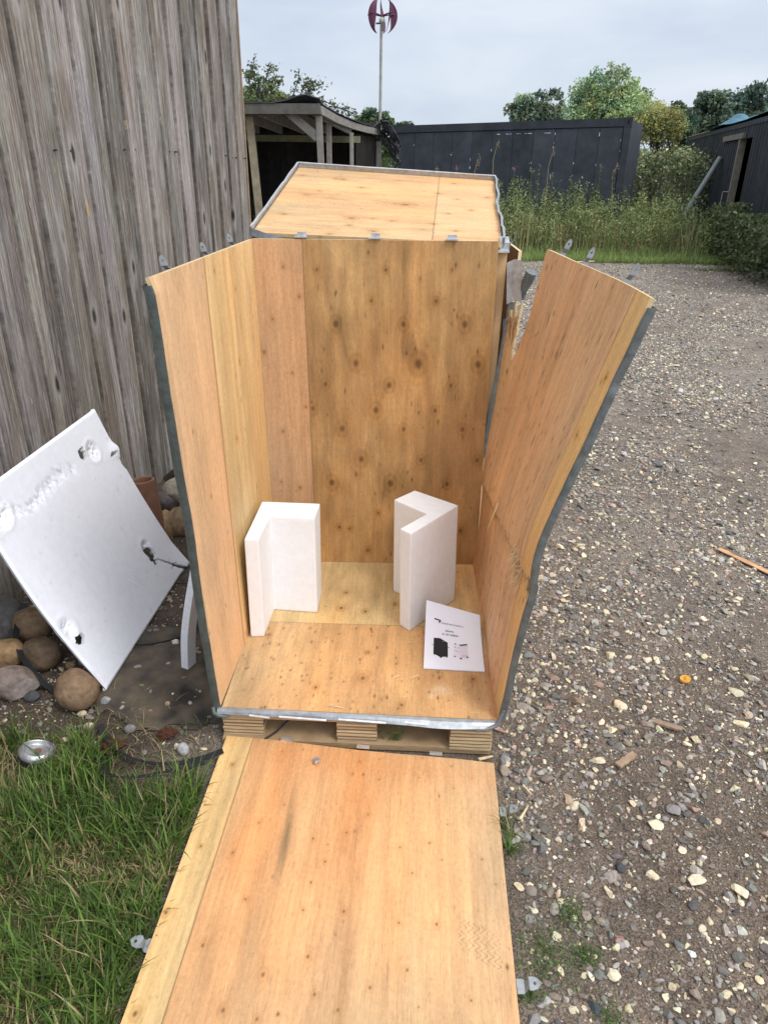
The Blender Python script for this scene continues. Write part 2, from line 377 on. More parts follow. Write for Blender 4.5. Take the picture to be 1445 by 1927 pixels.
def put(XY, size, sub, seed, pw):
    global off
    V, F, C = stone_field('s', XY, size, sub, seed, pw); SV.append(V); SF.append(F+off); SC.append(C); off += len(V)
dn = lambda x, y: clump(x, y)*not_crate(x, y)*(x > .9)
r1 = np.random.default_rng(11)
XY = sample(40000, .9, 5, -1.6, 3, dn, 1); put(XY, np.clip(r1.lognormal(math.log(.0105), .45, len(XY)), .005, .028), 1, 2, pw_near)
XY = sample(7000, .9, 5, -1.6, 3, dn, 101); put(XY, np.clip(r1.lognormal(math.log(.025), .34, len(XY)), .013, .060), 2, 102, pw_near)
XY = sample(60000, .9, 8, 3, 8.5, lambda x, y: clump(x, y)*not_crate(x, y), 3); put(XY, np.clip(r1.lognormal(math.log(.015), .45, len(XY)), .008, .05), 0, 4, pw_far)
XY = sample(7000, .9, 8, 3, 8.5, dn, 103); put(XY, np.clip(r1.lognormal(math.log(.033), .28, len(XY)), .016, .07), 1, 104, pw_near)
XY = sample(46000, .3, 13, 8.5, 15.4, lambda x, y: np.maximum(clump(x, y), .3), 5); put(XY, np.clip(r1.lognormal(math.log(.026), .42, len(XY)), .012, .09), 0, 6, pw_far)
XY = sample(26000, .9, 4, -1.6, 2.2, lambda x, y: np.clip(.75+1.2*fbm(x*2.3, y*2.3, 47, 3), .15, 1)*not_crate(x, y), 107); put(XY, np.clip(r1.lognormal(math.log(.0052), .3, len(XY)), .003, .009), 0, 108, pw_near)
XY = sample(3600, -1.15, .0, -.08, 3.5, lambda x, y: (.25+.75*(fbm(x*3, y*3, 77, 2) > .05))*(y > grass_edge(x)-.05)*(x > -1.28+.15*y), 7); put(XY, np.clip(r1.lognormal(math.log(.011), .5, len(XY)), .005, .035), 1, 8, pw_near)
gv = mesh('gravel', np.concatenate(SV), [np.concatenate(SF)], M_stone, None, np.concatenate(SC), False)
tag(gv, 'grey, brown and cream gravel strewn over the dirt yard', 'gravel', kind='stuff')

# ------------------------------------------------------------------ near lawn and far verge
def blades(name, XY, length, width, colr, seed, lean=.55, seg=4, z0=None, label=None):
    r_ = np.random.default_rng(seed); n = len(XY)
    az = r_.uniform(0, 6.28, n)+0; d = np.stack([np.cos(az), np.sin(az)], 1); side = np.stack([-d[:, 1], d[:, 0]], 1)
    ln = length*r_.uniform(.55, 1.25, n); le = np.clip(r_.normal(lean, .28, n), .03, 1.25)
    t = np.linspace(0, 1, seg+1)
    ang = le[:, None]*(.35+1.1*t[None])                 # angle from vertical grows towards the tip
    dz = np.cos(ang)*ln[:, None]/seg; dh = np.sin(ang)*ln[:, None]/seg
    z = np.cumsum(dz, 1)-dz[:, :1]; h = np.cumsum(dh, 1)-dh[:, :1]
    zb = ground_h(XY[:, 0], XY[:, 1]) if z0 is None else z0
    wd = width*r_.uniform(.6, 1.3, n)[:, None]*np.clip(1.05-t**1.6, .06, 1)[None]*.5
    c = np.stack([XY[:, 0:1]+h*d[:, 0:1], XY[:, 1:2]+h*d[:, 1:2], zb[:, None]+z-.004], -1)
    s3 = np.concatenate([side, np.zeros((n, 1))], 1)[:, None, :]*wd[..., None]
    V = np.stack([c-s3, c+s3], 2).reshape(n, -1, 3)     # (n,(seg+1)*2,3)
    q = np.array([[2*i, 2*i+1, 2*i+3, 2*i+2] for i in range(seg)])
    F = (q[None]+(np.arange(n)*(seg+1)*2)[:, None, None]).reshape(-1, 4)
    return V.reshape(-1, 3), F, np.repeat(colr, (seg+1)*2, 0)
def grass_cols(n, r_, fresh=(.128, .200, .040), deep=(.062, .108, .024), straw=(.38, .30, .155), ps=.16, pat=None):
    c = np.where(r_.random((n, 1)) < .45, np.array(fresh), np.array(deep))*r_.uniform(.7, 1.35, (n, 1))
    st = r_.random(n) < (ps if pat is None else pat)
    c[st] = np.array(straw)*r_.uniform(.55, 1.15, (st.sum(), 1)); return c
r2 = np.random.default_rng(31)
P = np.stack([r2.uniform(-1.25, .06, 60000), r2.uniform(-1.5, .2, 60000)], 1)
dens = np.clip(.74+1.3*fbm(P[:, 0]*6, P[:, 1]*6, 55, 3), .08, 1)
ramp_left = -.005+.02*(P[:, 1]+.02)
P = P[(P[:, 1] < grass_edge(P[:, 0])+r2.normal(0, .02, len(P))) & (r2.random(len(P)) < dens) & (P[:, 0] < ramp_left-.006)]
cp_ = atz(70, 1416, .0); dc = np.hypot(P[:, 0]-cp_[0], (P[:, 1]-cp_[1]+.045)*.75); P = P[dc > .062+.012*r2.random(len(P))]
dry = np.clip(.25+2.6*fbm(P[:, 0]*4, P[:, 1]*4, 66, 3), .03, .8)
dE = grass_edge(P[:, 0])-P[:, 1]; long_ = .052*np.clip(.45+dE*4, .45, 1)*(1+1.6*np.clip(fbm(P[:, 0]*3.2, P[:, 1]*3.2, 67, 2)+.05, -.2, .6))
GV, GF, GC = blades('g', P, long_, .0048, grass_cols(len(P), r2, pat=dry), 5, lean=.75)
# longer tufts
Pt = np.concatenate([A(atz(x, y, 0)[0], atz(x, y, 0)[1])+r2.normal(0, sp, (nb, 2)) for x, y, sp, nb in
     [(165, 1440, .035, 130), (150, 1500, .05, 180), (235, 1560, .05, 220), (330, 1540, .05, 260), (60, 1520, .05, 160), (390, 1490, .02, 60), (345, 1510, .03, 120), (150, 1400, .016, 36), (150, 1450, .03, 80), (90, 1850, .06, 220), (200, 1760, .06, 200), (30, 1640, .05, 150), (25, 1400, .02, 40), (250, 1540, .04, 120), (90, 1560, .06, 200), (330, 1600, .05, 150), (240, 1890, .06, 160)]])
Pt = Pt[(Pt[:, 0] < -.015+.02*Pt[:, 1])]
TV, TF, TC = blades('t', Pt, np.full(len(Pt), .135), .0058, grass_cols(len(Pt), r2, fresh=(.125, .205, .04), ps=.10), 6, lean=.62, seg=5)
Ps = np.stack([r2.uniform(-1.15, .0, 2600), r2.uniform(-.22, .9, 2600)], 1); Ps = Ps[(r2.random(len(Ps)) < np.clip(1.0-3.2*(Ps[:, 1]+.12), .02, 1)) & (Ps[:, 0] < -.03) & (Ps[:, 0] > -1.2+.15*Ps[:, 1])]
sc_ = np.array((.36, .29, .16))*r2.uniform(.45, 1.15, (len(Ps), 1)); sc_[r2.random(len(Ps)) < .22] = (.13, .2, .045)
SV2, SF2, SC2 = blades('s', Ps, np.full(len(Ps), .065), .0028, sc_, 8, lean=1.15)
la = mesh('lawn_grass', np.concatenate([GV, TV, SV2]), [np.concatenate([GF, TF+len(GV), SF2+len(GV)+len(TV)])], M_leaf, None, np.concatenate([GC, TC, SC2]))
tag(la, 'long green grass with dry straw left of the fallen panel', 'grass', kind='stuff')
# ================================================================== PLYWOOD
def ply(u, v, base, seed, streak=.30, fine=.10, tint=.12, knots=(), dashes=0, kdark=(.14, .065, .03), blot=0., blotc=(.40, .24, .10), dl=.011, bands=(), kh=1., bf=(5, 2.0), mott=.10, scr=12):
    """veneer colour; u runs along the grain, both in metres"""
    wob = .012*fbm(u*2.2, v*4, seed+5, 2)
    fb = lambda *a: 2.3*fbm(*a)
    vv = v+wob; uu = u
    halo = np.zeros_like(u); core = np.zeros_like(u); mid = np.zeros_like(u); ring = np.zeros_like(u)
    for (ku, kv, kr) in knots:
        q = (np.abs(u-ku) < 9*kr) & (np.abs(v-kv) < 6*kr)
        if not q.any(): continue
        du, dv = u[q]-ku, v[q]-kv
        d2 = (du/(1.35*kr))**2+(dv/kr)**2
        halo[q] += np.exp(-d2/5.5); core[q] = np.maximum(core[q], np.clip(1.15-d2**.5*1.75, 0, 1)); mid[q] = np.maximum(mid[q], np.exp(-d2*.9))
        ring[q] += np.sin(d2**.5*5.0)*np.exp(-d2/5)
        vv = vv.copy(); vv[q] += np.sign(dv)*kr*1.2*np.exp(-d2/6)
    gr = fb(vv*26, uu*.9, seed, 3); g2 = fb(vv*120, uu*5, seed+1, 2); br = fb(v*3.2, u*1.0, seed+2, 3); ln = np.clip(1-np.abs(fbm(vv*34+7, uu*.8, seed+31, 2))/.035, 0, 1)*np.clip(fb(v*7, u*1.4, seed+32, 2)+.25, 0, 1)
    c = np.asarray(base, float)*(1+streak*gr+fine*g2+.10*br-.16*ln+mott*(fb(vv*30, uu*11, seed+41, 3)*.6+fb(v*7, u*4, seed+42, 3)*.7))[..., None]
    c = c*(1+tint*br[..., None]*A(.6, -.5, -1.6)*1.4)
    c = c*(1-kh*(.16*halo+.13*ring+.34*mid))[..., None]*(1+kh*halo[..., None]*A(.05, -.05, -.2))
    if blot:
        b = np.clip((fb(v*bf[0], u*bf[1], seed+8, 4)-.04)*2.4, 0, 1)*blot
        c = c*(1-b[..., None])+np.asarray(blotc)*b[..., None]*(1+.3*gr)[..., None]
    for (bu, bv, lu, lv, st, bc) in bands:           # long stains
        e = np.exp(-((u-bu)/lu)**2-((v-bv+.03*(u-bu))/lv)**2)*st*(.75+.9*fbm(v*60, u*6, seed+3, 2))
        e = np.clip(e, 0, .9); c = c*(1-e[..., None])+np.asarray(bc)*e[..., None]
    c = c*(1-core[..., None]*.85)+np.asarray(kdark)*core[..., None]*.85
    r_ = np.random.default_rng(seed+99)
    for _ in range(dashes):
        ku = r_.uniform(u.min(), u.max()); kv = r_.uniform(v.min(), v.max()); kl = r_.uniform(.5, 1.4)*dl; kw = r_.uniform(.0022, .0046); dk = r_.uniform(.35, 1.)
        q = (np.abs(u-ku) < 3*kl) & (np.abs(v-kv) < 4*kw)
        if q.any():
            e = np.exp(-((u[q]-ku)/kl)**2-((v[q]-kv)/kw)**2)*dk; c[q] = c[q]*(1-e[..., None])+A(.10, .048, .024)*e[..., None]
    for _ in range(scr):                              # scratches and rubbed dirt
        ku = r_.uniform(u.min(), u.max()); kv = r_.uniform(v.min(), v.max()); an = r_.uniform(0, 3.14); kl = r_.uniform(.02, .10); q = (np.abs(u-ku) < kl) & (np.abs(v-kv) < kl)
        if not q.any(): continue
        a_ = (u[q]-ku)*math.cos(an)+(v[q]-kv)*math.sin(an); b_ = -(u[q]-ku)*math.sin(an)+(v[q]-kv)*math.cos(an)+r_.normal(0, 2.)*a_**2
        e = np.exp(-(b_/.0014)**2)*np.clip(1.2-np.abs(a_)/kl*1.3, 0, 1)*r_.uniform(.12, .4); c[q] = c[q]*(1-e[..., None])+(A(.72, .55, .34) if r_.random() < .6 else A(.2, .13, .08))*e[..., None]
    dm = np.clip((fb(v*4.5, u*3.5, seed+61, 3)-.22)*2.2, 0, 1)*np.clip(.45+fb(v*70, u*45, seed+62, 3), 0, 1)*.22; c = c*(1-dm[..., None])+A(.24, .175, .12)*dm[..., None]
    return np.clip(c, .01, .9)
def seam(c, v, v0, wd=.0016, dark=.45):
    e = np.exp(-((v-v0)/wd)**2)*(1-dark); return c*(1-e[..., None])
PEACH = A(.60, .383, .218); YEL = A(.62, .415, .19); HONEY = A(.475, .293, .138); ORANGE = A(.62, .33, .145); PALE = A(.64, .45, .245)
EDGEC = (.62, .47, .27)
F0 = .145
def lin(n, a, b): return np.linspace(a, b, n)
def clip_part(name, parent, P, along, outw, up, w=.03, l=.062, mat=None):
    """galvanised tongue: fixed flat, one step, then a round-ended tab with a hole"""
    P = A(*P); along, outw, up = unit(along), unit(outw), unit(up)
    def pos(u, v):
        zz = np.where(u < .35, 0, np.where(u < .5, (u-.35)/.15*.012, .012+.004*np.clip(u-.5, 0, 1)))
        return P+(u*l)[..., None]*outw+((v-.5)*w)[..., None]*along+zz[..., None]*up
    keep = lambda u, v: (np.hypot((u-.76)*l, (v-.5)*w) > .0036) & ((u < .66) | (((u-.66)/.34)**2+((v-.5)/.44)**2 < 1)) & ((u < .3) | (np.abs(v-.5) < .44)) & ((np.abs(u-.42) > .12) | (np.abs(v-.5) < .30+1.6*np.abs(u-.42)))
    return sheet(name, lin(34, 0, 1), lin(22, 0, 1), pos, .0022, lambda u, v: np.tile(A(.36, .375, .39), u.shape+(1,)), mat or M_steel, parent, up, keep, smooth=False)

# ------------------------------------------------------------------ the open crate
crate = thing('open_crate', 'open plywood shipping crate on a pallet with its right side broken outwards', 'crate', (.46, .5, 0))
# floor
def floor_col(u, v):
    c = ply(v, u, HONEY*1.22, 301, streak=.14, mott=.24, dashes=240, dl=.0075, blot=.35, blotc=(.40, .21, .09), knots=[(.12, .3, .008), (.20, .85, .011), (.33, .47, .007), (.18, .46, .012), (.42, .08, .007), (.05, .60, .009)])
    c2 = ply(v, u, YEL*.95, 305, streak=.14, mott=.22, dashes=22, dl=.006, knots=[(.62, .34, .012), (.74, .35, .009), (.60, .44, .010), (.78, .62, .012), (.66, .56, .009)])
    c = np.where((v > .507)[..., None], c2, c); c = seam(c, v, .507)
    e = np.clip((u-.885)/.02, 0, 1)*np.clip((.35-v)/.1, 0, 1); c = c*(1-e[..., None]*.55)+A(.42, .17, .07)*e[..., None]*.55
    for (a, b, r_, s_) in ((.735, .135, .035, .5), (.70, .10, .018, .35)):
        q = np.exp(-(((u-a)/r_)**2+((v-b)/(r_*.8))**2)**1.5)*s_*(.6+1.2*fbm(u*50, v*50, 4, 2)); q = np.clip(q, 0, 1); c = c*(1-q[..., None])+A(.66, .55, .40)*q[..., None]
    return c
bf = bilin((.0, -.004, F0), (.934, -.012, F0), (.0, .998, F0), (.932, 1.022, F0))
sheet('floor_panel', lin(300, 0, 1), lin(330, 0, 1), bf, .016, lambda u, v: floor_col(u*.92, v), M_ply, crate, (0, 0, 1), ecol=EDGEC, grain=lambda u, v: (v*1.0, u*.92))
# back panel, knots read off the photograph
b00, b10, b01, b11 = A(.008, 1.0, F0), A(.932, 1.022, F0), A(-.014, 1.0, 1.551), A(.922, 1.022, 1.556)
bpos = bilin(b00, b10, b01, b11)
def back_uv(px, py):
    p = aty(px, py, 1.01); v = (p[2]-F0)/(1.555-F0); x0 = b00[0]+(b01[0]-b00[0])*v; return (p[0]-x0)/(.921-x0), v
kz = [(114, 229, 6), (503, 234, 6), (875, 236, 6), (416, 408, 9), (783, 412, 9), (219, 537, 13), (592, 542, 13), (946, 547, 12), (323, 760, 13), (681, 768, 14), (1021, 775, 11), (159, 878, 12), (519, 888, 13), (859, 893, 11), (86, 1015, 10), (441, 1028, 13), (778, 1035, 12), (253, 1130, 12), (596, 1138, 11), (924, 1143, 11), (357, 1305, 12), (687, 1313, 11), (1006, 1319, 10), (188, 1436, 12), (522, 1444, 11), (841, 1452, 10), (449, 1612, 8), (290, 1698, 8), (232, 1690, 7), (391, 1822, 6), (912, 1718, 7)]
kb = []
for zx, zy, zr in kz:
    uu_, vv_ = back_uv(560+zx/3.01, 430+zy/3.01); kb.append((vv_*1.41, uu_*.92+random.uniform(-.004, .004), zr*.00132*random.uniform(.7, 1.3)))
kp_ = []
for px, py, zr in ((533, 500, 6), (563, 557, 6), (514, 598, 5), (498, 660, 7), (550, 700, 5), (533, 810, 6), (565, 916, 7), (530, 905, 5), (576, 764, 6)):
    uu_, vv_ = back_uv(px, py); kp_.append((vv_*1.41, uu_*.92, zr*.0008))
def back_col(u, v):
    u_, v_ = v*1.41, u*.92
    c = ply(u_, v_, HONEY*A(1.06, .99, .84), 401, streak=.13, fine=.12, knots=kb, blot=.5, blotc=(.35, .185, .072), tint=.08, dashes=70, dl=.010, bf=(9, 4.0), mott=.30)
    c = c*(1+.045*(np.sin(u_*900)*np.sin(v_*900)))[..., None]
    c2 = ply(u_, v_, PEACH*A(.90, .88, .86), 407, streak=.12, fine=.08, knots=kp_, dashes=8, dl=.004)
    c = np.where((v_ < .186)[..., None], c2, c); return seam(c, v_, .186, .0018, .35)
sheet('back_panel', lin(300, 0, 1), lin(420, 0, 1), bpos, .014, back_col, M_ply, crate, (0, -1, 0), ecol=EDGEC, grain=lambda u, v: (v*1.41, u*.92))
# left panel: leans out a little at the top
l_pos = bilin((-.004, -.004, F0), (.008, .998, F0), (-.056, -.004, 1.541), (-.014, .998, 1.549))
def l_full(u, v):
    p = l_pos(u, v); p[..., 0] += -.010*np.exp(-((u)/.05)**2)*np.clip((v-.97)/.03, 0, 1); return p
def left_col(u, v):
    y, z = u*1.0, v*1.41; sm = .345+.06*v
    c1 = ply(z, y, PEACH*A(1.12, 1.10, 1.04), 501, streak=.10, fine=.06, tint=.05, dashes=10, dl=.007, knots=[(.95, .12, .004), (.70, .2, .005)])
    c2 = ply(z, y, YEL*A(1.08, 1.08, 1.10), 503, streak=.22, fine=.08, tint=.10, dashes=16, dl=.012, knots=[(1.02, .68, .007), (.77, .55, .007), (1.27, .72, .005), (1.36, .5, .006)])
    k = np.clip((y-sm)/.006, 0, 1)[..., None]; c = c1*(1-k)+c2*k
    e = np.exp(-((y-sm-.006)/.007)**2)*.75; c = c*(1-e[..., None])+A(.33, .15, .055)*e[..., None]
    return c
left = sheet('side_panel', lin(280, 0, 1), lin(390, 0, 1), l_full, .012, lambda u, v: left_col(u, v), M_ply, crate, (1, 0, 0), ecol=EDGEC, grain=lambda u, v: (v*1.41, u*1.0))
left['label'] = 'upright plywood side panel'
def strip(name, pts, wid, depth, nrm_out, parent, mat, col, seed, dent=.004, th=.0025):
    """folded steel edging along a line: a face flange (width vectors wid) and a flange going back (depth)"""
    pts = np.asarray(pts, float); n = len(pts); wid = np.asarray(wid, float); depth = np.asarray(depth, float)
    T = np.linspace(0, 1, n)
    r_ = lambda t, k: dent*fbm(t*k, t*0+3, seed, 3)
    prof = [(0, 0), (.15, -.03), (.5, -.04), (.9, -.02), (1.0, .1), (1.0, .6), (1.0, 1.0)]
    V = np.array([[pts[i]+wid*a+depth*b-unit(depth)*r_(T[i]*1., 14)*(1.0 if b < .5 else .3)+unit(wid)*r_(T[i]+9, 11)*.6 for a, b in prof] for i in range(n)])
    k = len(prof); D = unit(np.cross(unit(wid), unit(pts[-1]-pts[0]))); 
    mb = MB(); idx = np.arange(n*k).reshape(n, k)
    q = np.stack([idx[:-1, :-1], idx[1:, :-1], idx[1:, 1:], idx[:-1, 1:]], -1).reshape(-1, 4)
    W = V+np.array([unit(-wid)*th*(1 if j > 3 else 0)+unit(depth)*th*(1 if j <= 3 else .5) for j in range(k)])[None]
    c = np.asarray(col, float)*(1+.25*np.repeat(fbm(T*16, T*0, seed+1, 3), k))[:, None]
    mb.add(V.reshape(-1, 3), [q], c); mb.add(W.reshape(-1, 3), [q[:, ::-1]], c)
    e = []
    for (j, s_) in ((0, 1), (k-1, -1)):
        for i in range(n-1):
            a, b = i*k+j, (i+1)*k+j; f = [a, a+n*k, b+n*k, b]; e.append(f if s_ > 0 else f[::-1])
    for (i, s_) in ((0, -1), (n-1, 1)):
        for j in range(k-1):
            a, b = i*k+j, i*k+j+1; f = [a, a+n*k, b+n*k, b]; e.append(f if s_ > 0 else f[::-1])
    mb2 = MB(); mb2.add(np.concatenate([V.reshape(-1, 3), W.reshape(-1, 3)]), [np.concatenate([q, q[:, ::-1]+n*k, np.array(e)])], np.concatenate([c, c]))
    return mb2.build(name, mat, parent, smooth=False)
tt = np.linspace(0, 1, 70)
lp = np.array([l_full(A([0.]), A([t]))[0] for t in tt])+A(.001, -.006, 0)
lp[:, 0] += .006*fbm(tt*4, tt*0, 12, 2)
strip('edge_strip', lp[:-1], (-.026, -.006, 0), (0, .05, 0), None, left, M_grey, A(.075, .088, .082), 3, .006)
for yy in (.155, .50, .80):
    p = l_full(A([yy]), A([1.]))[0]; clip_part('clip', left, p+A(-.014, 0, -.02), (1, .15, .1), (-.22, .1, 1), (-.3, -1, 0), .021, .058)
# right panel: broken across at knee height, the upper piece leaning outwards
def right_pos(u, v):
    """u: distance from the back edge (0..1 m), v: height along the board (0..1.41 m)"""
    y = 1.018*(1-u)-.006*u
    xb = .926+.043*u; hb = .420+.105*u                # break line
    x0 = .92+.012*u
    tl = np.clip(v/hb, 0, 1)
    lean = (.158+.128*u)-.085*np.exp(-(u/.075)**2)     # sideways run per metre above the break
    hb0 = hb+.004+.020*fbm(u*42, u*0, 83, 3)+.014*fbm(u*210, u*0, 84, 2); ab = np.maximum(v-hb, 0)
    # a soft crease rather than a knife fold
    sf = .025+.075*u**2; x = x0+(xb-x0)*tl+lean*(ab-sf*(1-np.exp(-ab/sf)))+.012*u**2*np.exp(-((v-hb)/.10)**2)
    x = x+.009*np.clip((hb0-v)/.004, 0, 1)*np.clip(v/.2, 0, 1)*(1-.4*u)
    z = F0+np.minimum(v, hb)*.999+ab*np.sqrt(1-lean**2)
    x = x+.006*np.sin(u*6+v*2)*np.clip(ab*2, 0, 1)+.004*fbm(u*5, v*3, 61, 2)
    return np.stack([x, y, z], -1)
def right_keep(u, v):
    j = .05*fbm(u*190, v*3, 71, 2); ub = .062+.048*np.clip((v-.96)/.20, 0, 1)+.010*fbm(v*26, u*0, 78, 3)
    tear_top = 1.13+.26*fbm(u*190, v*0, 73, 2)+.5*(u-.03)
    strip_ = u < .062+.006*fbm(v*40, u*3, 74, 2)
    k = ~(strip_ & (v > tear_top))
    k &= ~((u >= .05) & (u < ub) & (v > tear_top))
    gap = (u > .058-.004*fbm(v*60, u*0, 76, 1)) & (u < ub) & (v > .965+.02*fbm(u*120, u*0, 85, 1))
    k &= ~gap
    # the panel's own upper back corner is torn away along the grain
    k &= ~((v > 1.20) & (u < ub))
    # small tears on the free front edge at the crease
    hb = .420+.105*u
    k &= ~((u > .965) & (np.abs(v-hb+.01) < .03+.05*fbm(u*90, v*30, 79, 2)))
    # open crack holes along the break
    cr = np.abs(v-hb-.012*fbm(u*40, v*0, 80, 3)) < .0022+.004*np.clip(fbm(u*18, u*0, 81, 2)-.02, 0, 1)
    k &= ~(cr & (fbm(u*11, u*0, 82, 2) > .03))
    return k
def right_col(u, v):
    fr = .895
    c1 = ply(v, u+0.10*0, PEACH*A(1.22, 1.19, 1.16), 601, streak=.13, fine=.11, tint=.09, dashes=260, dl=.012, knots=[])
    c2 = ply(v, u, YEL*1.18, 607, streak=.22, dashes=14, dl=.012, knots=[(1.18, .95, .008), (1.0, .93, .007)])
    k = (u > fr)[..., None]; c = np.where(k, c2, c1); c = seam(c, u, fr, .002, .5)
    q = np.clip((.12-u)/.1, 0, 1)*np.clip((v-.6)/.2, 0, 1)*.5; c = c*(1-q[..., None])+A(.50, .33, .15)*q[..., None]
    # dark scuffs
    for (a, b, l_, w_, s_, cc) in ((.52, 1.23, .10, .014, .45, (.26, .17, .11)), (.40, .93, .05, .016, .5, (.22, .15, .10)), (.70, 1.27, .07, .03, .32, (.25, .16, .10)), (.76, 1.29, .05, .022, .3, (.25, .16, .10)), (.33, 1.22, .06, .01, .35, (.2, .13, .09))):
        e = np.exp(-((v-b)/l_)**2-((u-a)/w_)**2)*s_*np.clip(.6+2.2*fbm(u*90, v*22, 612, 2), 0, 1.3); e = np.clip(e, 0, 1); c = c*(1-e[..., None])+A(*cc)*e[..., None]
    # raw torn fibres along the break
    hb = .420+.105*u
    e = np.exp(-((v-hb-.012)/.018)**2)*np.clip(.45+1.8*fbm(u*150, v*14, 613, 2), 0, 1); c = c*(1-e[..., None]*.7)+A(.66, .48, .27)*e[..., None]*.7
    e = np.exp(-((v-hb+.006)/.006)**2)*np.clip(.2+1.8*fbm(u*60, v*4, 614, 2), 0, 1); c = c*(1-e[..., None]*.75)+A(.13, .075, .04)*e[..., None]*.75
    e = np.clip((v-1.0)/.1, 0, 1)*np.clip((.075-u)/.02, 0, 1)*np.clip(.5+2*fbm(u*190, v*4, 615, 2), 0, 1); c = c*(1-e[..., None]*.5)+A(.40, .20, .09)*e[..., None]*.5
    return c
right = sheet('side_panel', lin(400, 0, 1.0), lin(470, 0, 1.41), right_pos, .013, right_col, M_ply, crate, (-1, 0, 0), right_keep, ecol=EDGEC, grain=lambda u, v: (v, u))
right['label'] = 'side panel snapped across and leaning outwards'
rp_ = np.array([right_pos(A([1.]), A([t*1.385]))[0] for t in tt])+A(0, -.006, 0)
rp_[:, 0] += .007*fbm(tt*7, tt*0, 14, 2)
strip('edge_strip', rp_, (.024, -.008, 0), (0, .06, 0), None, right, M_grey, A(.15, .165, .165), 5, .010)
for yy in (.205, .43, .76):
    p = right_pos(A([yy]), A([1.41]))[0]; clip_part('clip', right, p+A(.016, 0, -.02), (1, .1, -.3), (.38, .1, 1), (.2, -1, .1), .021, .072)
# splinters standing out of the break and the torn corner
r3 = np.random.default_rng(5); sp = MB()
def splinter(mb, p, d, ln, wd, col):
    x, y, d = basis(d); p = np.asarray(p, float)
    V = [p-x*wd, p+x*wd, p+y*wd*.5, p+d*ln+x*wd*.1]; mb.add(V, [[[0, 1, 3], [1, 2, 3], [2, 0, 3], [0, 2, 1]]], col)
for i in range(150):
    u_ = r3.uniform(.0, .99); hb = .42+.105*u_
    p = right_pos(A([u_]), A([hb+r3.normal(0, .012)]))[0]+A(-.001, 0, 0)
    up_ = r3.random() < .35
    d = A(r3.normal(-.25, .14), r3.normal(0, .12), 1 if up_ else -1)
    splinter(sp, p, d, r3.uniform(.015, .055), r3.uniform(.0010, .0026), A(.62, .44, .23)*r3.uniform(.6, 1.15))
for i in range(80):
    p = right_pos(A([r3.uniform(.78, .90)]), A([.50+r3.normal(0, .028)]))[0]+A(-.002, 0, 0)
    splinter(sp, p, A(r3.normal(-.6, .25), r3.normal(-.25, .5), r3.normal(-.7, .5)), r3.uniform(.02, .055), r3.uniform(.0012, .003), A(.72, .54, .32)*r3.uniform(.6, 1.2))
for i in range(60):
    u_ = r3.uniform(0, .06); p = right_pos(A([u_]), A([1.10+r3.normal(0, .03)]))[0]
    splinter(sp, p, A(r3.normal(0, .12), r3.normal(0, .12), 1), r3.uniform(.02, .07), r3.uniform(.001, .003), A(.58, .36, .17)*r3.uniform(.4, 1.1))
p = right_pos(A([.42]), A([.52]))[0]+A(-.004, 0, 0); splinter(sp, p, A(-.35, -.5, -.75), .12, .004, A(.66, .47, .24))
spo = sp.build('splinters', M_plain, right); spo['kind'] = 'stuff'
# bent steel edging still hanging at the torn back corner
mb = MB(); a = aty(967, 488, 1.03); b = aty(968, 566, 1.03)
for off_, wv in ((A(0, 0, 0), A(.030, 0, -.004)), (A(-.030, -.028, -.010), A(.030, .028, .010))):
    q0 = a+off_; q1 = b+off_+A(-.004, 0, 0)
    V = [q0, q0+wv, q1+wv, q1]; V += [v_+A(.0015, .003, 0) for v_ in V]
    mb.add(V, [[[0, 1, 2, 3], [7, 6, 5, 4], [0, 4, 5, 1], [1, 5, 6, 2], [2, 6, 7, 3], [3, 7, 4, 0]]], (.44, .40, .37))
mb.build('bent_edging', M_steel, right)
q0 = aty(978, 560, 1.06); q1 = aty(1000, 512, 1.02)
mb = MB(); mb.tube([q0, (q0*2+q1)/3+A(-.004, 0, 0), (q0+2*q1)/3, q1], [.019, .020, .021, .022], (.15, .17, .175), 12); mb.build('edging_tube', M_grey, right, True)
# long steel edging behind the torn corner, running down to the base
es = np.array([aty(x, y, 1.04) for x, y in ((956, 568), (952, 600), (944, 640), (935, 690), (925, 740), (914, 800), (905, 860))])
es = np.array([[np.interp(t, np.linspace(0, 1, len(es)), es[:, i]) for i in range(3)] for t in np.linspace(0, 1, 40)])
strip('edge_strip', es[::-1], (.030, -.004, 0), (0, .03, 0), None, right, M_grey, A(.17, .19, .20), 8, .006)
# steel lip across the front of the floor
fx = np.linspace(-.012, .932, 90)
def lip(name, zt, zb, yo, c, sd, parent):
    mb = MB(); V = []; n = len(fx)
    for i, x in enumerate(fx):
        wv = .006*fbm(x*7, 0*x, sd, 2)+.012*np.exp(-((x-.74)/.16)**2)*(1 if sd == 20 else .4)
        y0 = -.010-.009*(x/.92)
        pr = [(0, zt), (-.008-wv*.5, zt-.002), (-.012-wv-yo, (zt+zb)/2), (-.016-wv*1.4-yo, zb), (-.010-wv-yo, zb-.004), (.002, zb+.004)]
        V += [(x, y0+a, b+.003*fbm(x*9, 0*x, sd+3, 2)) for a, b in pr]
    k = 6; idx = np.arange(n*k).reshape(n, k)
    q = np.stack([idx[:-1], idx[1:], np.roll(idx, -1, 1)[1:], np.roll(idx, -1, 1)[:-1]], -1).reshape(-1, 4)
    mb.add(V, [q], np.repeat(np.asarray(c)*(1+.3*fbm(fx*12, fx*0, sd+5, 3))[:, None], k, 0)); return mb.build(name, M_steel, parent, False)
lip('front_lip', .148, .132, 0, A(.36, .375, .39), 20, crate)
mb = MB()
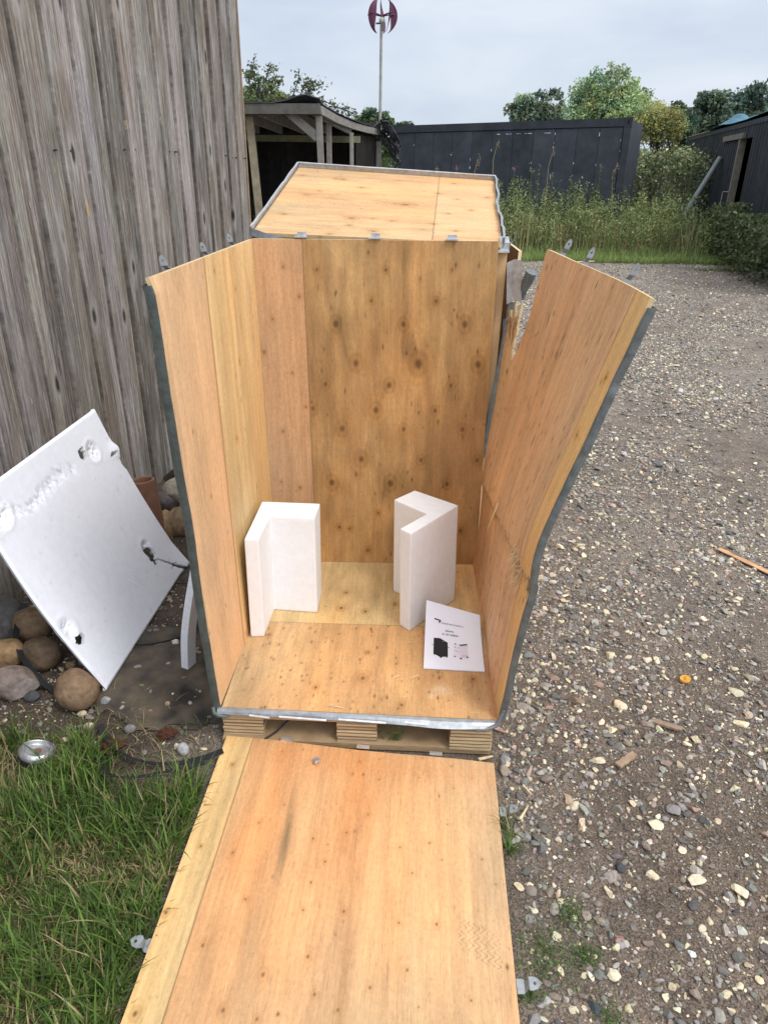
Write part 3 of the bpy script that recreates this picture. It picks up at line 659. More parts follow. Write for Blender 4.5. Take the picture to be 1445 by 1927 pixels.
for a, b in ((.10, .17), (.20, .36), (.40, .56), (.62, .70)):
    mb.obox(((a+b)/2, -.036-.005*(a+b)/2, .1385), ((b-a)/2, -.004, 0), (0, .003, .0012), (0, -.0008, .0018), (.62, .64, .66))
mb.build('lip_pale_strips', M_steel, crate)  # short strips of paler steel along the lip
mb = MB(); mb.tube([(-.028, -.012, .15), (-.022, -.022, .132), (-.008, -.026, .126), (.012, -.026, .124), (.03, -.022, .122)], [.008, .009, .008, .006, .003], (.10, .12, .11), 8); mb.build('corner_cap', M_grey, crate, True)
mb = MB(); mb.tube([(.945, -.03, .20), (.932, -.03, .16), (.925, -.034, .14), (.90, -.040, .132), (.86, -.044, .124)], [.004, .007, .008, .006, .003], (.20, .21, .22), 8); mb.build('corner_cap', M_grey, crate, True)
for px in (566, 705, 850):
    p = aty(px, 452, 1.01); 
    mb = MB(); mb.obox((p[0], 1.016, 1.560), (.024, 0, 0), (0, .014, 0), (0, 0, .0022), (.6, .62, .64)).obox((p[0]+.002, 1.029, 1.566), (.017, 0, 0), (0, .002, 0), (0, 0, .009), (.5, .52, .54)); mb.build('clip', M_steel, crate)
# pallet
PW = A(.42, .29, .16)
def block_col(V): 
    return PW*(1+.55*np.sign(np.sin(V[:, 2:3]*640)))
pal = MB(); pal.box((0, -.012, .106), (.915, .99, .128), A(.42, .30, .17)); pal = pal.build('pallet', M_plyedge, crate)
for (xa, xb) in ((0, .138), (.392, .528), (.776, .914)):
    for (ya, yb) in ((-.006, .13), (.43, .56), (.86, .985)):
        U_ = lin(24, 0, 1); Vv = lin(30, 0, 1)
        sk = -.014*(xa+xb)/.92
        mb = MB(); nl = 11; h0, h1 = .026, .106
        for i in range(nl):
            za = h0+(h1-h0)*i/nl; zb = h0+(h1-h0)*(i+1)/nl; j = r3.uniform(-.0018, .0018); cc = A(.50, .375, .22)*r3.uniform(.85, 1.12) if i % 2 == 0 else A(.20, .13, .075)*r3.uniform(.7, 1.3)
            mb.box((xa+j, ya+sk+(.0 if i % 2 == 0 else .0015)+j, za), (xb-j, yb, zb-.0006 if i % 2 else zb), cc)
        mb.build('block', M_plyedge, pal)
for (xa, xb) in ((-.002, .916),):
    for (ya, yb) in ((-.016, .10), (.44, .55), (.87, .98)):
        mb = MB(); mb.box((xa, ya-.010, .004), (xb, yb, .026), A(.36, .25, .14)); mb.build('bottom_board', M_plyedge, pal)
mb = MB(); mb.box((.138, .20, .026), (.776, .215, .106), A(.40, .27, .14)); mb.build('inner_board', M_plyedge, pal)

# ------------------------------------------------------------------ things inside the crate
M_pages = M_paper
def foam_corner(label, loops, zt, group, tilt=(0, 0), cut=None):
    """loops: bottom and top outline (anticlockwise) of the standing L"""
    b = np.array([(x, y, F0+.002) for x, y in loops[0]]); t = np.array([(x, y, zt) for x, y in loops[1]]); n = len(b)
    def rounded(P, r=.0035):
        outp = []
        for i in range(len(P)):
            p, a, c = P[i], P[i-1], P[(i+1) % len(P)]
            da, dc = unit(a-p), unit(c-p); outp += [p+da*r, p+da*r*.3+dc*r*.3, p+dc*r]
        return np.array(outp)
    zs = [0, .012, .04, .5, .96, .985, .997, 1.0]; ins = [.002, .0005, 0, 0, 0, .0003, .0010, .0026]
    cen = b.mean(0); rings = []
    for z, s_ in zip(zs, ins):
        P = b*(1-z)+t*z
        # inset: move every corner along the mean of its edge normals
        Q = P.copy()
        for i in range(n):
            e0 = unit(P[i]-P[i-1]); e1 = unit(P[(i+1) % n]-P[i]); n0 = A(-e0[1], e0[0], 0); n1 = A(-e1[1], e1[0], 0)
            Q[i] = P[i]+(n0+n1)*s_
        Q = rounded(Q)
        if z > .03: Q = Q+.0015*fbm(np.arange(len(Q))*.9, np.full(len(Q), z*9), int(cen[0]*100), 2)[:, None]*A(1, 1, 0)
        rings.append(Q)
    k = len(rings[0]); V = np.concatenate(rings); idx = np.arange(len(zs)*k).reshape(len(zs), k)
    q = np.stack([idx[:-1], np.roll(idx, -1, 1)[:-1], np.roll(idx, -1, 1)[1:], idx[1:]], -1).reshape(-1, 4)
    mb = MB(); mb.add(V, [q, [list(idx[-1])], [list(idx[0][::-1])]], (.80, .81, .825))
    o = mb.build('foam_corner', M_foam, None, False); return tag(o, label, 'foam block', group)
l1b = [(.014, .395), (.066, .400), (.072, .588), (.251, .578), (.251, .722), (.016, .728)]
l1t = [(.018, .398), (.070, .402), (.076, .592), (.250, .588), (.254, .725), (.018, .728)]
foam_corner('white L-shaped foam corner block standing against the left side panel of the crate', (l1b, l1t), .575, 'foam corner blocks in the crate')
l2b = [(.590, .512), (.630, .470), (.820, .712), (.640, .850), (.556, .765), (.694, .664)]
l2t = [(.581, .525), (.624, .484), (.813, .750), (.636, .886), (.551, .785), (.684, .662)]
foam_corner('white L-shaped foam corner block standing turned, in front of the dark back panel', (l2b, l2t), .575, 'foam corner blocks in the crate')
# instruction booklet leaning against foam and side panel
kTL, kTR, kBL, kBR = A(.694, .512, .270), A(.908, .520, .203), A(.685, .238, .1505), A(.908, .233, .1505)
_bk = bilin(kBL, kBR, kTL, kTR)
def bookpos(u, v):
    p = _bk(u, v); p[..., 2] -= .022*np.sin(np.pi*v)*(1-.35*u); p[..., 1] -= .0*u; p[..., 2] = np.maximum(p[..., 2], F0+.006); return p
book = thing('booklet', 'white printed instruction booklet propped against the foam block and side panel', 'booklet', kBL)
sheet('pages', lin(24, 0, 1), lin(36, 0, 1), bookpos, .004, lambda u, v: np.tile(A(.80, .80, .86), u.shape+(1,)), M_paper, book, (0, -.5, 1))
def surf(u, v, lift=.0006):
    u = np.asarray(u, float); v = np.asarray(v, float); e = 1e-3
    p = bookpos(u, v); a = bookpos(u+e, v)-p; b = bookpos(u, v+e)-p; n = np.cross(a, b); n /= np.linalg.norm(n, axis=-1)[..., None]
    return p+n*lift
def text_mesh(txt, u0, u1, vb, bold=0., col=(.02, .02, .025), spacing=1.0, name='printed_text'):
    cu = bpy.data.curves.new('lettering', 'FONT'); cu.body = txt; cu.space_character = spacing; cu.offset = bold
    to = bpy.data.objects.new('lettering', cu); COL.objects.link(to); dg = bpy.context.evaluated_depsgraph_get(); dg.update()
    me = bpy.data.meshes.new_from_object(to.evaluated_get(dg)); bpy.data.objects.remove(to); bpy.data.curves.remove(cu)
    X = np.zeros(len(me.vertices)*3); me.vertices.foreach_get('co', X); X = X.reshape(-1, 3)
    fs = [list(p.vertices) for p in me.polygons]; bpy.data.meshes.remove(me)
    s_ = (u1-u0)/(X[:, 0].max()-X[:, 0].min()); uu_ = u0+(X[:, 0]-X[:, 0].min())*s_; vv_ = vb+X[:, 1]*s_*.21/.297
    by = {}
    for f in fs: by.setdefault(len(f), []).append(f)
    return mesh(name, surf(uu_, vv_), [np.array(x) for x in by.values()], M_paper, book, np.tile(A(*col), (len(X), 1)))
def poly_print(name, uv, col, lift=.0006):
    uv = np.array(uv, float); V = surf(uv[:, 0], uv[:, 1], lift); return V, col
def print_mesh(name, polys):
    mb = MB()
    for i, (uv, col) in enumerate(polys):
        uv = np.array(uv, float); n = len(uv)
        # fan over a subdivided outline so that it follows the curl of the page
        c = uv.mean(0); ring = np.concatenate([np.linspace(uv[j], uv[(j+1) % n], 5)[:-1] for j in range(n)])
        rr = np.concatenate([[c], c+(ring-c)*.5, ring]); m_ = len(ring); F3 = [[0, 1+j, 1+(j+1) % m_] for j in range(m_)]
        F4 = [[1+j, 1+m_+j, 1+m_+(j+1) % m_, 1+(j+1) % m_] for j in range(m_)]
        mb.add(surf(rr[:, 0], rr[:, 1], .0006+.00018*i), [F3, F4], col)
    return mb.build(name, M_paper, book)
text_mesh('FOGSTAR', .285, .478, .736, .03, (.012, .012, .016), 1.22)
text_mesh('ENERGY', .492, .685, .736, .008, (.03, .03, .035), 1.22)
text_mesh('32kWh', .355, .505, .632, .02, (.02, .02, .03))
text_mesh('51.2V 628Ah', .30, .59, .578, .02, (.02, .02, .03))
BK = (.012, .012, .013)
print_mesh('printed_emblem', [([(.155, .795), (.272, .785), (.272, .768), (.155, .778)], BK), ([(.238, .768), (.272, .766), (.272, .750), (.250, .750), (.250, .736), (.238, .736)], BK)])
print_mesh('printed_cabinet', [([(.155, .517), (.265, .522), (.40, .468), (.402, .245), (.385, .232), (.27, .212), (.17, .262), (.155, .27)], BK), ([(.27, .212), (.30, .218), (.285, .195), (.265, .195)], BK), ([(.155, .27), (.19, .255), (.185, .245), (.16, .25)], BK), ([(.365, .232), (.40, .235), (.395, .215), (.37, .215)], BK), ([(.12, .418), (.155, .405), (.155, .40), (.12, .412)], BK), ([(.40, .40), (.43, .385), (.43, .378), (.40, .392)], BK), ([(.305, .480), (.335, .474), (.335, .468), (.305, .473)], (.3, .3, .3))])
PK = (.70, .64, .70)
print_mesh('printed_cabinet', [([(.51, .475), (.60, .452), (.62, .215), (.50, .252)], (.74, .73, .78)), ([(.60, .452), (.745, .478), (.745, .248), (.62, .218)], PK), ([(.585, .452), (.735, .483), (.745, .462), (.625, .437)], BK), ([(.52, .472), (.55, .462), (.545, .447), (.515, .458)], BK), ([(.52, .415), (.54, .408), (.535, .397), (.515, .404)], (.2, .2, .22)), ([(.575, .405), (.595, .398), (.59, .387), (.572, .394)], (.2, .2, .22)), ([(.52, .36), (.60, .335), (.60, .315), (.52, .34)], (.60, .55, .62)), ([(.50, .255), (.535, .242), (.53, .228), (.50, .24)], BK), ([(.60, .222), (.64, .225), (.635, .200), (.605, .200)], (.05, .05, .06)), ([(.71, .25), (.75, .256), (.75, .238), (.715, .232)], BK), ([(.64, .262), (.73, .275), (.73, .270), (.64, .257)], (.55, .28, .33))])
# loose slivers of wood on the crate floor
for (xa, ya, xb, yb, wd) in ((612, 1327, 655, 1334, .004), (737, 1278, 755, 1270, .005), (770, 1278, 791, 1270, .005), (757, 1209, 783, 1210, .003), (884, 1142, 891, 1135, .003), (608, 1330, 640, 1324, .002)):
    a_ = atz(xa, ya, F0+.003); b_ = atz(xb, yb, F0+.004); mb = MB(); d = unit(b_-a_); x_ = A(-d[1], d[0], 0)
    m_ = (a_+b_)/2+A(0, 0, .003)
    mb.add([a_, m_-x_*wd*.5, b_, m_+x_*wd*.4, m_+A(0, 0, wd*.6)], [[[0, 1, 4], [1, 2, 4], [2, 3, 4], [3, 0, 4], [0, 3, 1], [1, 3, 2]]], (.66, .52, .31))
    tag(mb.build('wood_splinter', M_plain), 'thin pale wood splinter lying on the crate floor', 'splinter', 'wood splinters on the crate floor')

# ------------------------------------------------------------------ fallen front panel
FL, FR = A(.012, -.020, .032), A(.920, -.094, .032)
NL, NR = A(-.018, -1.425, .034), A(.892, -1.42, .034)
ramp = thing('fallen_panel', 'plywood front panel lying flat on the ground before the open crate', 'panel', (.45, -.7, 0))
kr = []
def ramp_uv(px, py):
    p = atz(px, py, .033); v = (p[1]+1.42)/1.36; return p[0]/.91, np.clip((p[1]-(-1.423))/(1.40-.074*p[0]/.91), 0, 1)
for zx, zy, r_ in ((490, 352, 4), (578, 290, 4), (401, 456, 4), (680, 409, 5), (724, 490, 5), (796, 388, 5), (869, 325, 4), (983, 440, 5), (1085, 424, 5), (1028, 530, 5), (1146, 358, 4), (1270, 480, 4), (450, 620, 5), (305, 780, 6), (652, 660, 4), (793, 665, 6), (671, 823, 6), (517, 885, 7), (985, 705, 4), (1117, 709, 6), (1018, 870, 6), (890, 932, 6), (1243, 975, 5), (698, 955, 5), (381, 1008, 7), (1061, 1000, 4), (836, 135, 4), (638, 97, 4), (905, 200, 5), (1166, 232, 4), (1045, 195, 4), (565, 104, 4), (1155, 155, 4), (500, 1040, 5), (392, 147, 5), (290, 432, 4), (174, 663, 6), (75, 1016, 7), (780, 1010, 5), (904, 127, 4), (1053, 125, 4), (800, 97, 4), (1320, 567, 4), (1228, 197, 3)):
    a_, b_ = ramp_uv(220+zx/1.8526, 1360+zy/1.8526); kr.append((b_*1.40, a_*.91, r_*.0012))
def ramp_col(u, v):
    y, x = v*1.40, u*.91; sm = .094-.002*v*0
    c = ply(y, x, ORANGE*A(.99, .99, 1.02), 701, streak=.19, fine=.10, mott=.14, tint=.22, knots=kr, dashes=30, dl=.006, blot=.45, blotc=(.64, .40, .19), kh=.48, bf=(9, 1.3),
            bands=[(1.02, .282, .17, .016, .95, (.17, .12, .06)), (.62, .262, .30, .030, .55, (.30, .21, .11)), (.22, .242, .14, .024, .8, (.22, .14, .07)), (1.22, .56, .17, .12, .42, (.50, .20, .07)), (1.34, .5, .07, .55, .55, (.54, .22, .075)), (1.25, .20, .2, .07, .4, (.55, .22, .08)), (.8, .83, .5, .02, .3, (.4, .24, .1)), (.55, .50, .5, .016, .35, (.42, .22, .09)), (.75, .66, .5, .03, .3, (.72, .55, .30))])
    c = c*(1+.05*np.sin((x*.8+y*.6)*700)*np.sin((x*.6-y*.8)*700))[..., None]
    c2 = ply(y, x, YEL*1.03, 709, streak=.2, fine=.10, knots=kr, dashes=8, dl=.004, bands=[(1.0, .06, .3, .014, .4, (.36, .27, .13)), (.45, .04, .2, .02, .35, (.36, .26, .12))])
    c = np.where((x < sm)[..., None], c2, c); c = seam(c, x, sm, .0016, .3)
    # printed tread marks of a boot
    a0, b0 = ramp_uv(862, 1735); a1, b1 = ramp_uv(955, 1845)
    q = (u > a0) & (u < a1+.02) & (v < b0+.01) & (v > b1-.01)
    xx, yy = (u-a0)*.91, (b0-v)*1.40
    zig = np.abs(((xx*62+.42*np.sin(yy*260)) % 1.0)-.5); in_ = (yy > xx*.35-.012) & (yy < .085+.40*xx) & (xx+yy*.0 < .108)
    e = np.clip((zig-.33)*9, 0, 1)*in_*q*.62*np.clip(.75+1.6*fbm(x*60, y*60, 91, 2), 0, 1); c = c*(1-e[..., None])+A(.17, .12, .08)*e[..., None]
    for k_ in range(6):
        yq = np.abs(y-(b0*1.40-.004-.4*(x-a0*.91)*.35)) 
    return c
rpos = bilin(NL, NR, FL, FR)
def ramp_pos(u, v):
    p = rpos(u, v); p[..., 2] += .006*np.sin(np.pi*v)*np.sin(np.pi*u)+.003*np.exp(-((1-v)/.08)**2)*np.sin(u*9); return p
sheet('board', lin(400, 0, 1), lin(600, 0, 1), ramp_pos, .014, ramp_col, M_ply, ramp, (0, 0, 1), ecol=EDGEC, grain=lambda u, v: (v*1.4, u*.91))
for (px, py, s_) in ((288, 1780, -1), (940, 1527, 1), (972, 1856, 1)):
    p = atz(px, py, .022); clip_part('clip', ramp, p, (0, 1, 0), (s_, 0, .06), (0, 0, 1), .036, .055)
for px, py in ((540, 1394), (683, 1408), (820, 1421)):
    p = atz(px, py, .034); mb = MB(); mb.obox(p+A(0, .004, .003), (.021, -.0016, 0), (0, .007, 0), (0, 0, .0018), (.8, .8, .8)); mb.build('clip', M_steel, ramp)
fo = atz(595, 1432, .042); sh, F_ = stone_shapes(2, 1, 44, .9)
mb = MB(); mb.add(sh[0]*A(.013, .015, .010)+fo+A(0, 0, .004), [F_], (.62, .65, .70)); tag(mb.build('foil_ball', M_steel), 'crumpled silver foil ball lying on the fallen panel', 'foil ball')

# ------------------------------------------------------------------ second crate and its loose lid
c2 = thing('closed_crate', 'second plywood crate standing close behind the open one, under the tilted lid', 'crate', (.47, 1.6, 0))
mk = lambda base, sd: (lambda u, v: ply(v*1.4, u*.95, base, sd, streak=.25, dashes=30))
sheet('front_panel', lin(60, 0, 1), lin(80, 0, 1), bilin((.0, 1.062, F0), (.944, 1.062, F0), (-.01, 1.062, 1.53), (.962, 1.062, 1.53)), .016, mk(PALE, 801), M_ply, c2, (0, -1, 0), ecol=(.66, .56, .38))
sheet('rear_panel', lin(60, 0, 1), lin(80, 0, 1), bilin((.0, 2.0, F0), (.95, 2.0, F0), (.0, 2.0, 1.715), (.97, 2.0, 1.69)), .016, mk(PALE, 803), M_ply, c2, (0, -1, 0), ecol=EDGEC)
sheet('side_panel', lin(60, 0, 1), lin(80, 0, 1), bilin((.0, 1.08, F0), (.0, 1.98, F0), (-.01, 1.08, 1.53), (-.01, 1.98, 1.6)), .014, mk(PALE, 805), M_ply, c2, (-1, 0, 0), ecol=EDGEC)
ra = aty(973, 470, 1.45); rb_ = aty(953, 461, 1.95)
rs = sheet('side_panel', lin(70, 0, 1), lin(110, 0, 1), bilin((.945, 1.09, F0), (.95, 1.98, F0), (ra[0], 1.40, ra[2]), (ra[0]-.02, 1.98, ra[2]+.01)), .014, lambda u, v: ply(v*1.4, u*.95, A(.40, .225, .11), 807, streak=.4, dashes=30), M_ply, c2, (-1, 0, 0), ecol=(.66, .5, .3))  # darker brown base: the shadow on this left-facing side is put into its colour
e0 = A(.945, 1.085, F0); e1 = aty(946, 600, 1.24); es = np.linspace(e0, e1, 40); es[:, 0] += .025*np.sin(np.linspace(0, 1, 40)*math.pi)
strip('edge_strip', es, (.034, -.01, 0), (0, .03, 0), None, rs, M_grey, A(.17, .19, .20), 9, .006)
mb = MB(); p = aty(945, 472, 1.06); mb.obox(p+A(.0, 0, 0), (.024, 0, 0), (0, .03, 0), (0, 0, .004), (.62, .64, .66)); mb.obox(p+A(.006, .01, .022), (.018, 0, .0), (0, .02, .01), (0, 0, .018), (.42, .44, .46)); mb.build('corner_bracket', M_steel, c2)
mb = MB(); mb.box((0, 1.05, 0), (.945, 2.02, F0-.004), A(.40, .28, .16)); mb.build('base', M_plyedge, c2)
clip_part('clip', c2, aty(958, 462, 1.6)+A(0, 0, -.02), (0, 1, 0), (.15, 0, 1), (1, 0, 0), .03, .08)

lid = thing('crate_lid', 'pale plywood crate lid with a bent steel rim, lying tilted on the rear crate', 'lid', (.46, 1.55, 1.6))
g0, g1, g2, g3 = A(-.022, 1.045, 1.570), A(.938, 1.045, 1.545), A(.022, 1.99, 1.797), A(.980, 1.99, 1.752)
lpos = bilin(g0, g1, g2, g3)
kl = []
for zx, zy, r_ in ((345, 105, 5), (508, 118, 5), (548, 122, 6), (590, 320, 9), (860, 248, 14), (790, 335, 6), (697, 322, 5), (1025, 185, 5), (1105, 132, 6), (1190, 272, 5), (1112, 384, 5), (1272, 203, 5), (1002, 348, 5), (480, 402, 5), (578, 356, 5), (700, 388, 6), (365, 203, 5), (430, 182, 5), (640, 162, 6), (1075, 292, 4), (1120, 215, 4), (250, 300, 5)):
    n_ = np.cross(g1-g0, g2-g0); P_ = atpl(440+zx/2.676, 290+zy/2.676, g0, n_)
    kl.append(((P_[0]-g0[0]-.045*(P_[1]-g0[1]))/1.0, (P_[1]-g0[1]), r_*.0017))
def lid_col(u, v):
    x, y = u*.955, v*.945
    c = ply(x, y, PALE*A(.96, .80, .68), 811, streak=.10, mott=.2, fine=.10, tint=.12, knots=kl, dashes=24, dl=.006, blot=.34, blotc=(.58, .31, .14), kdark=(.26, .12, .06))
    tr = np.exp(-((y-.42+.10*(x-.3)*-1)/.035)**2)*np.clip((x-.03)/.05, 0, 1)*np.clip((.70-x)/.05, 0, 1)*np.clip(np.sin(x*330+y*120)*.5+.2+.8*fbm(x*40, y*40, 33, 2), 0, 1)*.38
    c = c*(1-tr[..., None])+A(.30, .20, .12)*tr[..., None]
    c2_ = ply(x, y, PALE*A(.96, .86, .80), 815, streak=.10, fine=.06, knots=kl, dashes=12, dl=.005)
    c = np.where((x > .688)[..., None], c2_, c); c = seam(c, x, .688, .0022, .4)
    e = np.exp(-((y-.88)/.05)**2)*.25*np.clip((x-.6)/.1, 0, 1); c = c*(1-e[..., None])+A(.55, .25, .11)*e[..., None]
    return c
sheet('board', lin(280, 0, 1), lin(260, 0, 1), lpos, .014, lid_col, M_ply, lid, (0, 0, 1), ecol=EDGEC, grain=lambda u, v: (u*.955, v*.945))
nL = unit(np.cross(g1-g0, g2-g0))
def rim(name, a, b, inw, n, sd, h=.024, crush=0, c=(.44, .46, .48)):
    """upright steel flange standing on the board's edge, with a folded lip"""
    t = np.linspace(0, 1, n); V = []; a = np.asarray(a, float); b = np.asarray(b, float); inw = unit(inw)
    for ti in t:
        p = a+(b-a)*ti; wv = (.0035+crush)*fbm(A([ti*9]), A([0.]), sd, 3)[0]; hv = h+crush*1.2*fbm(A([ti*13]), A([5.]), sd, 3)[0]
        V += [p-inw*.001-nL*.018, p-inw*(.003+wv)+nL*0, p-inw*(.004+2*wv)+nL*hv*.9, p-inw*(.002+2*wv)+nL*hv, p+inw*(.006-2*wv)+nL*(hv-.002), p+inw*(.005-2*wv)+nL*(hv-.006), p-inw*(2*wv)+nL*hv*.82, p+inw*(.0005)+nL*.004, p+inw*.002-nL*.018]
    k = 9; V = np.array(V); idx = np.arange(n*k).reshape(n, k)
    q = np.stack([idx[:-1], idx[1:], np.roll(idx, -1, 1)[1:], np.roll(idx, -1, 1)[:-1]], -1).reshape(-1, 4)
    mb = MB(); cc = np.asarray(c)*(1+.3*fbm(t*20, t*0, sd+1, 3))[:, None]; mb.add(V, [q, [list(idx[0])], [list(idx[-1][::-1])]], np.repeat(cc, k, 0)); return mb.build(name, M_steel, lid)
xd = unit(g1-g0); yd = unit(g2-g0)
rim('steel_rim', g2+yd*.004-xd*.004, g3+yd*.004+xd*.004, -yd, 60, 51)
rim('steel_rim', g0-xd*.005, g2-xd*.005+yd*.004, xd, 60, 53)
rim('steel_rim', g3+xd*.005+yd*.004, g1+xd*.005, -xd, 60, 55, crush=.010, c=(.36, .38, .41))
# the near rim has peeled away at the left corner and sags below the board
ps = [g0+A(-.006, .03, .012), g0+A(-.010, -.006, -.004), g0+A(.05, -.014, -.022), g0+A(.12, -.012, -.040), g0+A(.20, -.010, -.052)]
ps = np.array([[np.interp(t, np.linspace(0, 1, 5), np.array(ps)[:, i]) for i in range(3)] for t in np.linspace(0, 1, 26)])
V = np.concatenate([ps+A(0, 0, .022), ps+A(0, -.004, -.006)]); n_ = len(ps); V = np.concatenate([V, V+A(.002, .004, 0)])
ii = np.arange(n_-1); q = np.stack([ii, ii+1, ii+1+n_, ii+n_], 1); mb = MB()
mb.add(V, [np.concatenate([q, q[:, ::-1]+2*n_, np.stack([ii, ii+2*n_, ii+1+2*n_, ii+1], 1), np.stack([ii+n_, ii+1+n_, ii+1+3*n_, ii+3*n_], 1)])], (.24, .25, .26)); mb.build('peeled_rim', M_steel, lid)
# ================================================================== THE TIMBER BARN ON THE LEFT
def wood_extra(t, l, c, mpn, p):
    """silvered boards: fine grain along Z, knots, and a per-board shift so that no two boards repeat"""
    at = N(t, 'ShaderNodeAttribute', attribute_name='shift'); tcn = N(t, 'ShaderNodeTexCoord')
    sx = N(t, 'ShaderNodeSeparateXYZ'); l(tcn.outputs['Object'], sx.inputs[0])
    ad = N(t, 'ShaderNodeMath', operation='ADD'); l(sx.outputs[2], ad.inputs[0]); l(at.outputs['Fac'], ad.inputs[1])
    cb = N(t, 'ShaderNodeCombineXYZ'); l(sx.outputs[0], cb.inputs[0]); l(at.outputs['Fac'], cb.inputs[1]); l(ad.outputs[0], cb.inputs[2])
    def noise(sc, st, det, dist=0.):
        mp_ = N(t, 'ShaderNodeMapping'); mp_.inputs['Scale'].default_value = st; l(cb.outputs[0], mp_.inputs[0])
        n = N(t, 'ShaderNodeTexNoise'); n.inputs['Scale'].default_value = sc; n.inputs['Detail'].default_value = det; n.inputs['Roughness'].default_value = .62; n.inputs['Distortion'].default_value = dist
        l(mp_.outputs[0], n.inputs['Vector']); return n.outputs['Fac']
    def mrange(v, a, b, x, y):
        r_ = N(t, 'ShaderNodeMapRange'); r_.inputs['From Min'].default_value = a; r_.inputs['From Max'].default_value = b; r_.inputs['To Min'].default_value = x; r_.inputs['To Max'].default_value = y; l(v, r_.inputs['Value']); return r_.outputs[0]
    def mix(fac, a, b, bt='MIX'):
        mm = N(t, 'ShaderNodeMix', data_type='RGBA', blend_type=bt); 
        if hasattr(fac, 'links'): l(fac, mm.inputs['Factor'])
        else: mm.inputs['Factor'].default_value = fac
        for q, s_ in ((a, 6), (b, 7)):
            if hasattr(q, 'links'): l(q, mm.inputs[s_])
            else: mm.inputs[s_].default_value = (*q, 1)
        return mm.outputs[2]
    grain = noise(1, (120, 1, 3.4), 7, .15); g2 = noise(1, (340, 1, 30), 4); br = noise(1, (6, 1, .9), 4, .2); br2 = noise(1, (22, 1, 2.4), 5, .1)
    c = mix(mrange(br, .38, .66, 0, .75), c, (.225, .182, .142))
    c = mix(mrange(br2, .50, .75, 0, .7), c, (.44, .42, .39))
    gv = mrange(grain, .30, .70, .42, 1.5); cc = N(t, 'ShaderNodeCombineColor'); [l(gv, cc.inputs[q]) for q in range(3)]
    c = mix(1., c, cc.outputs[0], 'MULTIPLY')
    gv2 = mrange(g2, .3, .7, .68, 1.32); cc2 = N(t, 'ShaderNodeCombineColor'); [l(gv2, cc2.inputs[q]) for q in range(3)]
    c = mix(1., c, cc2.outputs[0], 'MULTIPLY')
    # knots
    mp_ = N(t, 'ShaderNodeMapping'); mp_.inputs['Scale'].default_value = (7, 1, 2.6); l(cb.outputs[0], mp_.inputs[0])
    vo = N(t, 'ShaderNodeTexVoronoi', voronoi_dimensions='3D'); vo.inputs['Scale'].default_value = 1.0; l(mp_.outputs[0], vo.inputs['Vector'])
    k1 = mrange(vo.outputs['Distance'], .07, .15, 1, 0); k2 = mrange(vo.outputs['Distance'], .12, .36, .6, 0)
    c = mix(k2, c, (.36, .34, .315)); c = mix(k1, c, (.045, .036, .030))
    # short raised splinters, warm
    fl = noise(1, (110, 1, 14), 2); f_ = mrange(fl, .70, .74, 0, .8); c = mix(f_, c, (.50, .40, .29))
    # darker, damper wood towards the eaves' drip line near the ground is left to the light
    bp_ = N(t, 'ShaderNodeBump'); bp_.inputs['Strength'].default_value = .55; bp_.inputs['Distance'].default_value = .004; l(grain, bp_.inputs['Height']); l(bp_.outputs[0], p.inputs['Normal'])
    return c
M_wall = material('silvered_boards', rough=.86, colnoise=0, bump=0, extra=wood_extra, spec=.25)
wdx = .15; wd_ = unit((wdx, 1, 0)); wn = A(wd_[1], -wd_[0], 0)
W0 = A(-1.206, .746, 0)
barn = bpy.data.objects.new('timber_barn', None); COL.objects.link(barn); barn.location = tuple(W0); barn.rotation_euler = (0, 0, math.atan2(wd_[1], wd_[0]))
tag(barn, 'tall barn clad in weathered silver-grey vertical boards', 'barn')
yb = [1.525, 1.749, 1.949, 2.152, 2.347, 2.55, 2.755, 2.946, 3.131, 3.339, 3.523, 3.72, 3.903, 4.075]
sb = [(y-.746)/wd_[1] for y in yb]
while sb[0] > -4.2: sb.insert(0, sb[0]-random.uniform(.18, .215))
SEND = sb[-1]
r4 = np.random.default_rng(12)
BV, BF, BC, BS, off2 = [], [], [], [], 0
HB = 4.6
for i in range(len(sb)-1):
    a, b = sb[i], sb[i+1]; md = a+(b-a)*r4.uniform(.42, .58)
    for j, (s0, s1) in enumerate(((a, md), (md, b))):
        pr = (.029 if j == 0 else .016)+r4.uniform(-.003, .004)
        x0, x1 = s0+(.0055 if j == 0 else .0), s1-(.0 if j == 0 else .0055)
        zb = -.03+r4.uniform(-.01, .01) if x0 > -1.5 else .0
        # slightly cupped front with eased edges, 6 columns; a slow wander along the height
        xs = np.array([x0, x0+.003, x0+(x1-x0)*.35, x0+(x1-x0)*.65, x1-.003, x1]); ys = np.array([-pr+.004, -pr, -pr-.0012, -pr-.0012, -pr+(.001 if j else 0), -pr+.004])
        zsn = np.linspace(zb, HB, 24); nz_ = len(zsn)
        V = np.array([[(x+.0012*math.sin(z*2+i*1.7+j), y+.0015*math.sin(z*1.3+i*2.3), z) for x, y in zip(xs, ys)]+[(x1, 0, z), (x0, 0, z)] for z in zsn]); k = 8
        idx = np.arange(nz_*k).reshape(nz_, k)
        q = np.stack([idx[:-1], np.roll(idx, -1, 1)[:-1], np.roll(idx, -1, 1)[1:], idx[1:]], -1).reshape(-1, 4)
        base = np.array((.205, .188, .172))*r4.uniform(.55, 1.5)*np.array((1, r4.uniform(.96, 1.02), r4.uniform(.90, 1.06)))
        BV.append(V.reshape(-1, 3)); BF.append(q+off2); BC.append(np.tile(base, (nz_*k, 1))); BS.append(np.full(nz_*k, r4.uniform(0, 40))); off2 += nz_*k
clad = mesh('cladding', np.concatenate(BV), [np.concatenate(BF)], M_wall, barn, np.concatenate(BC), False, True, {'shift': np.concatenate(BS)})
